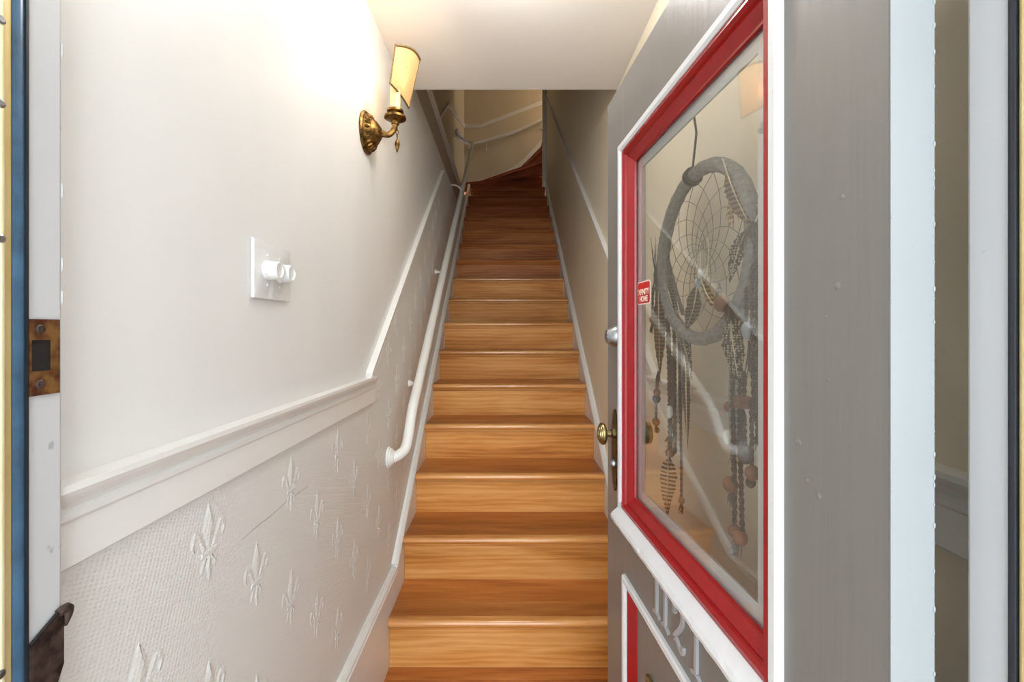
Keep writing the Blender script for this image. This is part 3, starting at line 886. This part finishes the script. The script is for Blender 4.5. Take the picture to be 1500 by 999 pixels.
RP = [(0, 0.004), (0.0, -0.004), (0.008, -0.005), (0.012, 0.000), (0.014, 0.004), (0.018, 0.003), (0.032, 0.014), (0.036, 0.014), (0.037, 0.0185), (0.0, 0.0185)]
mframe('red_moulding', GU0-0.001, GU1-0.002, GZ0, GZ1-0.002, RP, 'red')
GP = [(0.036, 0.0225), (0.060, 0.0225), (0.056, 0.030), (0.050, 0.035), (0.0, 0.035), (0.0, 0.0225)]
mframe('glazing_bead', GU0, GU1, GZ0, GZ1, GP, 'doorwhite')
obj('glass_pane', dbox(GU0+0.02, GU1-0.02, 0.0188, 0.0222, GZ0+0.02, GZ1-0.02), 'glass', door, 'clear reflective window pane')
mframe('white_moulding', 0.131, PU1+0.02, PZ0-0.02, PZ1+0.018, WP, 'doorwhite')
RP2 = [(0, 0.012), (0, -0.002), (0.006, -0.003), (0.030, 0.010), (0.031, 0.012)]
mframe('red_moulding', PU0-0.001, PU1+0.001, PZ0, PZ1, RP2, 'red')
# drip sill under the window
prof = [(0.001, -0.448), (-0.018, -0.446), (-0.023, -0.441), (-0.024, -0.434), (-0.020, -0.427), (0.001, -0.410)]
bm = bmesh.new()
NS = 46
rings = []
for k in range(NS+1):
    u = 0.118+(0.704-0.118)*k/NS
    rings.append([bm.verts.new(DP(u, v+(random.uniform(-0.0005, 0.0005) if 0 < i < 5 else 0), z+(random.uniform(-0.0010, 0.0006) if i in (1, 2, 3) else 0))) for i, (v, z) in enumerate(prof)])
for a, b2 in zip(rings[:-1], rings[1:]):
    for i in range(6):
        bm.faces.new((a[i], a[(i+1) % 6], b2[(i+1) % 6], b2[i]))
bm.faces.new(rings[0][::-1]); bm.faces.new(rings[-1])
obj('drip_sill', bm, 'doorwhite', door, 'chipped white drip sill')
# house number 1121: forged numerals standing off the lock rail
def stroke(bm, pts, wdt, v0, v1):
    n = len(pts)
    L = []
    for i in range(n):
        a = Vector(pts[max(i-1, 0)]); c = Vector(pts[min(i+1, n-1)])
        t = (c-a).normalized(); nr = Vector((-t.y, t.x))
        w_ = wdt[i] if isinstance(wdt, (list, tuple)) else wdt
        p = Vector(pts[i])
        L.append((p+nr*w_/2, p-nr*w_/2))
    front = [(bm.verts.new(DP(a.x, v1, a.y)), bm.verts.new(DP(b2.x, v1, b2.y))) for a, b2 in L]
    back = [(bm.verts.new(DP(a.x, v0, a.y)), bm.verts.new(DP(b2.x, v0, b2.y))) for a, b2 in L]
    for i in range(n-1):
        bm.faces.new((front[i][0], front[i][1], front[i+1][1], front[i+1][0]))
        bm.faces.new((back[i][1], back[i][0], back[i+1][0], back[i+1][1]))
        bm.faces.new((front[i][0], front[i+1][0], back[i+1][0], back[i][0]))
        bm.faces.new((front[i][1], back[i][1], back[i+1][1], front[i+1][1]))
    for i in (0, n-1):
        bm.faces.new((front[i][0], back[i][0], back[i][1], front[i][1]))
def curve2(pts, n=4):
    return [(p.x, p.y) for p in smooth_path([(a, b2, 0) for a, b2 in pts], n)]
# seen from outside the reading direction runs from the latch towards the hinges (-u)
NT, NB = -0.455, -0.535
def digit(ch, uc):
    bm = bmesh.new()
    H = NT-NB
    def q(x, y): return (uc-x, NB+y*H)
    if ch == '1':
        stroke(bm, [q(0, 0.04), q(0.001, 0.5), q(0, 1.0)], 0.0075, 0.0, -0.0045)
        stroke(bm, curve2([q(0.0, 0.98), q(-0.006, 0.90), q(-0.013, 0.86), q(-0.015, 0.80)]), 0.005, 0.0, -0.004)
        stroke(bm, curve2([q(-0.015, 0.0), q(-0.008, 0.05), q(0.004, 0.06), q(0.014, 0.0)]), 0.006, 0.0, -0.004)
    else:
        stroke(bm, curve2([q(-0.016, 0.74), q(-0.013, 0.86), q(-0.004, 0.97), q(0.008, 0.96), q(0.016, 0.82), q(0.014, 0.62), q(0.003, 0.42), q(-0.010, 0.24), q(-0.015, 0.12)]), 0.0075, 0.0, -0.0045)
        stroke(bm, curve2([q(-0.016, 0.13), q(-0.006, 0.17), q(0.004, 0.09), q(0.014, 0.05), q(0.019, 0.12), q(0.019, 0.22)]), 0.007, 0.0, -0.0045)
        stroke(bm, curve2([q(-0.019, 0.72), q(-0.014, 0.70), q(-0.011, 0.76)]), 0.008, 0.0, -0.0045)
    obj('house_number', bm, 'numeral', door, 'pale grey numeral '+ch)
for ch, uc in (('1', 0.482), ('1', 0.443), ('2', 0.390), ('1', 0.328)): digit(ch, uc)
# lock furniture
KU = 0.742
esc = bmesh.new()
pts = [(KU+0.024*math.cos(a)*(1.0), -0.2925+0.10*math.sin(a)) for a in [2*math.pi*k/32 for k in range(32)]]
pts = [(u, z) for u, z in pts]
prism(esc, [DP(u, 0.0005, z) for u, z in pts], -dn*0.004)
eo = obj('escutcheon', esc, 'dark_plate', door, 'long oval tarnished escutcheon')
bm = lathe(bmesh.new(), [(0.013, 0), (0.013, 0.006), (0.008, 0.009), (0.008, 0.018), (0.011, 0.020), (0.020, 0.0215), (0.0255, 0.0245), (0.027, 0.029), (0.0255, 0.033), (0.022, 0.034), (0.0215, 0.036), (0.017, 0.037), (0.0165, 0.0385), (0.009, 0.039), (0.008, 0.041), (0, 0.0415)], DP(KU, -0.004, -0.252), -dn, 28)
obj('door_knob', bm, 'brass_dull', door, 'ribbed aged brass knob', True)
bm = lathe(bmesh.new(), [(0.011, 0), (0.011, 0.003), (0.008, 0.008), (0.004, 0.010), (0, 0.010)], DP(KU, -0.004, -0.325), -dn, 16)
obj('latch_button', bm, 'nickel', eo, None, True)
for z in (-0.212, -0.372):
    obj('screw', lathe(bmesh.new(), [(0.004, 0), (0.003, 0.0015), (0, 0.002)], DP(KU, -0.0035, z), -dn, 8), 'dark_plate', eo)
bm = lathe(bmesh.new(), [(0.026, 0), (0.026, 0.004), (0.0235, 0.008), (0.017, 0.022), (0.0155, 0.023), (0.0105, 0.0225), (0.0105, 0.024), (0, 0.024)], DP(KU, 0, -0.014), -dn, 24)
db = obj('deadbolt', bm, 'nickel', door, 'brushed nickel deadbolt cylinder', True)
obj('keyway', dbox(KU-0.001, KU+0.001, -0.0245, -0.0238, -0.020, -0.008), 'dark', db)
bm = lathe(bmesh.new(), [(0.024, 0), (0.024, 0.004), (0.009, 0.008), (0.009, 0.028), (0.020, 0.032), (0.027, 0.040), (0.026, 0.048), (0.018, 0.052), (0, 0.053)], DP(KU, DT, -0.252), dn, 20)
obj('inner_knob', bm, 'brass_dull', door, None, True)
ms = obj('mail_slot', dbox(0.36, 0.556, 0.004, 0.013, -0.765, -0.700, 0.002), 'brass_dull', door, 'aged brass mail slot in the lower panel')
# red sticker inside the corner of the window
SU0, SU1, SZ0, SZ1 = 0.566, 0.640, 0.056, 0.106
def rrect(u0, u1, z0, z1, r):
    out = []
    for (cu, cz, a0) in ((u1-r, z1-r, 0), (u0+r, z1-r, 90), (u0+r, z0+r, 180), (u1-r, z0+r, 270)):
        for k in range(5):
            a = math.radians(a0+k*22.5); out.append((cu+r*math.cos(a), cz+r*math.sin(a)))
    return out
bm = prism(bmesh.new(), [DP(u, 0.0187, z) for u, z in rrect(SU0, SU1, SZ0, SZ1, 0.008)], -dn*0.0004)
sk_ = obj('sticker', bm, 'sticker_white', door, 'red security sticker with white border and lettering')
bm = prism(bmesh.new(), [DP(u, 0.0183, z) for u, z in rrect(SU0+0.0025, SU1-0.0025, SZ0+0.0025, SZ1-0.0025, 0.006)], -dn*0.0003)
obj('sticker_face', bm, 'sticker_red', sk_)
def text_part(txt, u, v, z, size, mat, parent):
    cu = bpy.data.curves.new('lettering', 'FONT')
    cu.body = txt; cu.size = size; cu.align_x = 'CENTER'; cu.offset = 0.0005
    t = bpy.data.objects.new('lettering', cu)
    COL.objects.link(t)
    bpy.context.view_layer.update()
    me = t.evaluated_get(bpy.context.evaluated_depsgraph_get()).to_mesh()
    bm = bmesh.new(); bm.from_mesh(me)
    bpy.data.objects.remove(t); bpy.data.curves.remove(cu)
    for vv in bm.verts:
        vv.co = DP(u-vv.co.x, v, z+vv.co.y)
    r = bmesh.ops.extrude_face_region(bm, geom=bm.faces[:])
    for e in r['geom']:
        if isinstance(e, bmesh.types.BMVert): e.co -= dn*0.0002
    obj('lettering', bm, mat, parent)
text_part('XFINITY', (SU0+SU1)/2, 0.0180, 0.0775, 0.0165, 'sticker_white', sk_)
text_part('HOME', (SU0+SU1)/2, 0.0180, 0.0625, 0.0165, 'sticker_white', sk_)

# ------------------------------------------------------------------ dreamcatcher behind the glass
DV = 0.060
def Q(u, z, v=0.0): return DP(u, DV+v, z)
dc = empty('dreamcatcher', Q(0.43, 0.45), 'grey suede dreamcatcher with a thread web, feathers and braided cords hanging behind the door glass', 'dreamcatcher')
HC, HRr = (0.440, 0.136), 0.151
def hoopp(a, r=HRr): return Q(HC[0]+1.06*r*math.cos(a), HC[1]+r*math.sin(a))
NH = 64
bm = bmesh.new()
pts = [hoopp(2*math.pi*k/NH) for k in range(NH)]
rings = []
for k in range(NH):
    a = 2*math.pi*k/NH
    ce = pts[k]
    rad = (ce-Q(*HC)).normalized()
    rr = 0.0125+0.0006*math.sin(k*2.7)
    rings.append([bm.verts.new(ce+(rad*math.cos(t)+dn*math.sin(t))*rr) for t in [2*math.pi*i/10 for i in range(10)]])
for k in range(NH):
    a, b2 = rings[k], rings[(k+1) % NH]
    for i in range(10):
        bm.faces.new((a[i], a[(i+1) % 10], b2[(i+1) % 10], b2[i]))
hoop = obj('hoop', bm, 'suede', dc, 'suede wrapped hoop', True)
aR = math.atan2(0.293-HC[1], (0.469-HC[0])/1.06)
cR = hoopp(aR)
tang = Vector((-(cR-Q(*HC)).z*du.x, -(cR-Q(*HC)).z*du.y, (cR-Q(*HC)).dot(du))).normalized()
for s in (-0.004, 0.004):
    rad = (cR-Q(*HC)).normalized()
    pts = [cR+tang*s+(rad*math.cos(t)+dn*math.sin(t))*0.0145 for t in [2*math.pi*i/16 for i in range(17)]]
    obj('tie_ring', tube(bmesh.new(), pts, 0.0036, 6), 'cord_black', dc, None, True)
obj('hanging_cord', tube(bmesh.new(), [cR+Vector((0, 0, 0.012)), Q(0.452, 0.36), Q(0.452, 0.44, -0.012)], 0.0022, 6), 'cord_black', dc, None, True)
# web: rounds of loops drifting towards the centre
NW = 14
cw = (0.432, 0.125)
cur = [(HC[0]+1.06*(HRr-0.011)*math.cos(2*math.pi*k/NW+0.1), HC[1]+(HRr-0.011)*math.sin(2*math.pi*k/NW+0.1)) for k in range(NW)]
for rd in range(9):
    nxt = []
    for k in range(NW):
        a, b2 = cur[k], cur[(k+1) % NW]
        mx_, mz_ = (a[0]+b2[0])/2, (a[1]+b2[1])/2
        f = 0.16 if rd < 2 else 0.20
        nxt.append((mx_+(cw[0]-mx_)*f, mz_+(cw[1]-mz_)*f))
    bm = bmesh.new()
    for k in range(NW):
        tube(bm, [Q(*cur[k]), Q(*nxt[k]), Q(*cur[(k+1) % NW])], 0.00075, 4)
    obj('web_round', bm, 'web', dc)
    cur = nxt
def bead(u, z, r=0.006, mat='bead', v=0.0, tall=1.0):
    bm = lathe(bmesh.new(), [(r*0.45, -r*tall), (r*0.85, -r*0.6*tall), (r, 0), (r*0.85, r*0.6*tall), (r*0.45, r*tall)], Q(u, z, v), (0, 0, 1), 10)
    return obj('bead', bm, mat, dc, None, True)
def cord(pts, r=0.0028, mat='cord_dark', v=0.0, name='braided_cord'):
    P = smooth_path([Q(u, z, v) for u, z in pts], 8)
    bm = bmesh.new()
    # two strands twisted round each other
    L = 0.0; acc = [0.0]
    for a, b2 in zip(P[:-1], P[1:]):
        L += (b2-a).length; acc.append(L)
    n = max(8, int(L/0.0045))
    for ph in (0, math.pi):
        out = []
        j_ = 0
        for k in range(n+1):
            s = L*k/n
            while j_ < len(acc)-2 and acc[j_+1] < s: j_ += 1
            t = (s-acc[j_])/max(1e-6, acc[j_+1]-acc[j_])
            p = P[j_].lerp(P[j_+1], min(1, t))
            a = s/0.011*math.pi+ph
            out.append(p+du*math.cos(a)*r*0.8+dn*math.sin(a)*r*0.8)
        tube(bm, out, r*0.85, 5)
    return obj(name, bm, mat, dc, None, True)
TW = (du*0.55-dn*0.80).normalized()      # feathers and straps hang half turned on their threads
TP = (dn*0.55+du*0.80).normalized()
def feather(p0, p1, wdt, mat, v=0.0, bend=0.0, blunt=0.5, fray=True, name='feather'):
    """vane with a raised quill; p0 = quill end, p1 = tip"""
    a = Vector((p0[0], p0[1])); b2 = Vector((p1[0], p1[1]))
    d = b2-a; L = d.length; t = d/L; nr = Vector((-t.y, t.x))
    n = 22
    bm = bmesh.new()
    rows = []
    for k in range(n+1):
        s = k/n
        c = a+d*s+nr*bend*math.sin(math.pi*s)*L
        prof = (math.sin(math.pi*min(1, s*1.0)**blunt) if s < 1 else 0.0)
        w_ = wdt/2*max(0.05, prof)
        ja = random.uniform(0.82, 1.12) if fray else 1
        jb = random.uniform(0.82, 1.12) if fray else 1
        sag = t*wdt*0.25
        pl = c+nr*w_*ja+sag*0.6; pr = c-nr*w_*jb+sag*0.6
        rows.append([(pl, 0.0022), ((c+pl)/2, 0.0002), (c, -0.0012), ((c+pr)/2, 0.0002), (pr, 0.0022)])
    vs = [[bm.verts.new(Q(r[2][0].x, r[2][0].y, v)+TW*(p.x-r[2][0].x)+TP*z+Vector((0, 0, p.y-r[2][0].y))) for p, z in r] for r in rows]
    for r0, r1 in zip(vs[:-1], vs[1:]):
        for i in range(4):
            bm.faces.new((r0[i], r0[i+1], r1[i+1], r1[i]))
    bmesh.ops.solidify(bm, geom=bm.faces[:], thickness=0.0008)
    f = obj(name, bm, mat, dc, None, True)
    q_ = [a+d*s+nr*bend*math.sin(math.pi*s)*L for s in [k/10 for k in range(-1, 10)]]
    obj('quill', tube(bmesh.new(), [Q(p.x, p.y, v)-TP*0.0016 for p in q_], [0.0013]*6+[0.0008]*5, 4), 'quill', f)
    return f
def ribbon(pts, wdt, mat='ribbon', v=0.0, name='ribbon'):
    P = [Q(u, z, v+0.002*math.sin(i*1.3)) for i, (u, z) in enumerate(pts)]
    bm = bmesh.new()
    vs = [(bm.verts.new(p+TW*wdt/2), bm.verts.new(p-TW*wdt/2)) for p in smooth_path(P, 4)]
    for a, b2 in zip(vs[:-1], vs[1:]): bm.faces.new((a[0], a[1], b2[1], b2[0]))
    bmesh.ops.solidify(bm, geom=bm.faces[:], thickness=0.0008)
    return obj(name, bm, mat, dc, None, True)
def tuft(u, z, L, n, mat, spread=0.5, v=0.0, name='tuft', r=0.0009, up=False):
    bm = bmesh.new()
    for k in range(n):
        a = random.uniform(-spread, spread)
        l = L*random.uniform(0.6, 1.0)
        e = (u+math.sin(a)*l, z-math.cos(a)*l*(-1 if up else 1))
        tube(bm, [Q(u+a*0.004, z, v), Q((u+e[0])/2+0.1*(e[0]-u), (z+e[1])/2, v+random.uniform(-0.004, 0.004)), Q(e[0], e[1], v+random.uniform(-0.006, 0.006))], [r, r, r*0.5], 4)
    return obj(name, bm, mat, dc, None, True)
# left bunch (latch side)
tuft(0.622, 0.150, 0.07, 26, 'f_dark', 0.5, -0.004)
tuft(0.634, 0.130, 0.085, 8, 'cord_black', 0.25, -0.004, 'wisp', 0.0007, True)
tuft(0.618, 0.165, 0.12, 22, 'f_dark', 0.3, -0.004)
cord([(0.640, 0.10), (0.644, 0.06), (0.645, 0.005)], 0.0020, v=-0.006)
bead(0.645, 0.024, 0.0075, v=-0.006)
tuft(0.646, 0.014, 0.022, 5, 'cord_black', 0.15, -0.006, 'cord_end', 0.0016)
feather((0.616, 0.10), (0.609, -0.095), 0.027, 'f_pheasant', -0.004, 0.0, 0.8)
tuft(0.618, -0.088, 0.04, 18, 'f_dark', 0.3, -0.004)
bead(0.624, -0.136, 0.008, v=-0.004); bead(0.627, -0.150, 0.009, 'f_dark', -0.004)
cord([(0.620, -0.10), (0.627, -0.15), (0.630, -0.215)], 0.0022, v=-0.004)
bead(0.630, -0.202, 0.0085, v=-0.004); bead(0.624, -0.219, 0.006, 'f_dark', -0.004)
feather((0.604, 0.13), (0.532, 0.012), 0.026, 'f_brown', 0.002, 0.02, 0.7)
ribbon([(0.590, 0.15), (0.560, 0.09), (0.520, 0.03)], 0.008, 'suede', 0.006, 'suede_strap')
cord([(0.575, 0.05), (0.566, -0.05), (0.562, -0.15), (0.561, -0.25)], 0.0034, v=-0.002)
cord([(0.556, 0.05), (0.553, -0.06), (0.552, -0.16), (0.550, -0.25)], 0.0028, v=0.004)
ribbon([(0.541, 0.02), (0.534, -0.05), (0.532, -0.12), (0.533, -0.185)], 0.010, 'ribbon', 0.006)
ribbon([(0.553, -0.05), (0.545, -0.1), (0.550, -0.16)], 0.006, 'tassel', -0.004)
bead(0.551, -0.166, 0.0075, 'shell', -0.008, 1.6)
feather((0.545, 0.03), (0.461, -0.088), 0.022, 'f_guinea', -0.006, -0.10, 0.75)
cord([(0.522, -0.02), (0.518, -0.14), (0.514, -0.25), (0.513, -0.345)], 0.0020, v=0.0)
bead(0.513, -0.332, 0.0065); tuft(0.515, -0.338, 0.022, 6, 'cord_black', 0.2, 0, 'cord_end', 0.0012)
feather((0.502, -0.055), (0.494, -0.226), 0.014, 'f_brown', 0.003, 0.0, 0.6)
ribbon([(0.556, -0.19), (0.575, -0.215), (0.600, -0.238)], 0.006, 'bead', 0.004, 'beaded_strand')
ribbon([(0.553, -0.20), (0.570, -0.228), (0.594, -0.248)], 0.005, 'bead', 0.006, 'beaded_strand')
bead(0.560, -0.252, 0.010, v=-0.003, tall=0.8)
tuft(0.560, -0.258, 0.03, 14, 'cord_black', 0.5, -0.004)
feather((0.555, -0.258), (0.563, -0.378), 0.034, 'f_white', -0.008, 0.0, 0.6)
feather((0.590, -0.285), (0.590, -0.392), 0.022, 'f_brown', 0.006, 0.0, 0.6)
# centre drop
cord([(0.433, 0.14), (0.434, 0.10)], 0.0012, 'quill', -0.002, 'thread')
bead(0.434, 0.100, 0.006, 'shell', -0.002, 1.4)
bead(0.440, 0.086, 0.007, 'ribbon', -0.003, 1.3)
feather((0.440, 0.085), (0.484, 0.004), 0.027, 'f_brown', -0.004, -0.08, 0.8)
feather((0.430, 0.092), (0.362, 0.030), 0.016, 'f_gold', -0.003, 0.08, 0.8)
tuft(0.41, 0.16, 0.09, 3, 'quill', 0.3, 0.0, 'loose_quill', 0.0012)
# upper right bunch
feather((0.333, 0.258), (0.268, 0.150), 0.028, 'f_pheasant', -0.014, 0.03, 0.9)
tuft(0.318, 0.215, 0.06, 16, 'f_gold', 0.35, -0.012)
tuft(0.270, 0.155, 0.05, 30, 'f_dark', 0.9, -0.010)
feather((0.284, 0.150), (0.327, 0.076), 0.021, 'f_guinea', -0.008, 0.06, 0.8)
feather((0.266, 0.150), (0.222, 0.205), 0.022, 'f_guinea', -0.008, 0.0, 1.0)
ribbon([(0.288, 0.15), (0.300, 0.05), (0.310, -0.0)], 0.010, 'suede', 0.0, 'suede_strap')
cord([(0.276, 0.15), (0.278, 0.05), (0.276, -0.04), (0.274, -0.13)], 0.0024, v=-0.004)
cord([(0.268, 0.15), (0.270, 0.04), (0.268, -0.06), (0.268, -0.16)], 0.0026, v=-0.002)
cord([(0.292, 0.14), (0.290, 0.06), (0.288, 0.0)], 0.0020, v=-0.006)
bead(0.286, 0.0, 0.0085, 'ribbon', -0.006, 1.5)
ribbon([(0.258, 0.15), (0.253, 0.05), (0.252, -0.05), (0.250, -0.12)], 0.009, 'suede', 0.004, 'suede_strap')
tuft(0.284, -0.015, 0.06, 12, 'f_dark', 0.2, -0.005)
feather((0.278, -0.02), (0.276, -0.10), 0.014, 'f_brown', 0.0, 0.0, 0.7)
cord([(0.277, -0.10), (0.276, -0.15), (0.275, -0.20)], 0.0022, v=-0.006)
bead(0.274, -0.204, 0.0105, v=-0.006); bead(0.278, -0.219, 0.007, 'f_dark', -0.006)
tuft(0.262, -0.145, 0.03, 16, 'f_dark', 0.6, -0.004)
feather((0.252, -0.10), (0.238, -0.175), 0.013, 'f_pheasant', -0.004, 0.0, 0.8)
feather((0.268, -0.212), (0.238, -0.250), 0.008, 'f_guinea', -0.004, 0.0, 0.8)
feather((0.246, 0.12), (0.240, 0.03), 0.011, 'f_brown', 0.004, 0.0, 0.9)
# lower right bunch
bead(0.340, 0.042, 0.0125, v=-0.014)
tuft(0.316, 0.045, 0.035, 40, 'cord_black', 0.9, -0.014)
tuft(0.352, 0.075, 0.03, 5, 'f_brown', 0.3, -0.012)
feather((0.322, 0.030), (0.298, -0.078), 0.032, 'f_guinea', -0.012, 0.02, 0.8)
ribbon([(0.338, 0.0), (0.344, -0.06), (0.343, -0.12), (0.336, -0.18)], 0.012, 'ribbon', 0.004)
cord([(0.326, -0.03), (0.324, -0.12), (0.320, -0.22), (0.319, -0.30)], 0.0026, v=-0.006)
cord([(0.308, -0.05), (0.309, -0.15), (0.305, -0.24), (0.302, -0.312)], 0.0026, v=-0.004)
cord([(0.298, -0.06), (0.297, -0.10)], 0.0026, v=-0.004)
bm = dbox(0.287, 0.306, DV-0.016, DV+0.003, -0.115, -0.097, 0.002)
obj('cube_bead', bm, 'bead', dc)
tuft(0.297, -0.115, 0.03, 14, 'cord_black', 0.3, -0.006)
bead(0.352, -0.122, 0.008, v=0.004); bead(0.343, -0.168, 0.007, 'shell', -0.004, 1.6)
tuft(0.336, -0.175, 0.05, 9, 'f_brown', 0.2, 0.0)
cord([(0.296, -0.13), (0.293, -0.165), (0.292, -0.185)], 0.0026, v=-0.006)
bead(0.291, -0.182, 0.011, 'f_dark', -0.006, 1.2)
bead(0.327, -0.238, 0.0115, v=-0.008); tuft(0.326, -0.248, 0.022, 20, 'tassel', 0.4, -0.008, 'tassel')
bead(0.322, -0.308, 0.010, v=-0.004); bead(0.304, -0.310, 0.011, v=-0.006)
tuft(0.313, -0.312, 0.032, 34, 'tassel', 0.45, -0.006, 'tassel')

# ------------------------------------------------------------------ added fill lamp of the upper hall (round the corner, past the winders)
hl = empty('hall_fill_lamp', (1.6, 5.9, 3.45), 'added opal fill lamp in the upper hall, out of view', 'lamp')
obj('canopy', lathe(bmesh.new(), [(0.06, 0), (0.06, 0.02), (0.03, 0.03), (0, 0.03)], (1.6, 5.9, 3.70), (0, 0, -1), 20), 'bronze', hl, None, True)
hg = obj('globe', lathe(bmesh.new(), [(0.02, 0), (0.07, 0.02), (0.085, 0.06), (0.06, 0.11), (0, 0.13)], (1.6, 5.9, 3.675), (0, 0, -1), 20), 'opal', hl, None, True)
hlamp = bpy.data.lights.new('hall_fill_glow', 'POINT')
hlamp.energy = HALL_FILL_W; hlamp.color = (1.0, 0.86, 0.68); hlamp.shadow_soft_size = 0.1
ho = bpy.data.objects.new('hall_fill_glow', hlamp); COL.objects.link(ho)
ho.parent = hl; ho.location = W((1.6, 5.9, 3.45))-wloc(hl)

for o in bpy.data.objects:
    if '_w' in o: del o['_w']
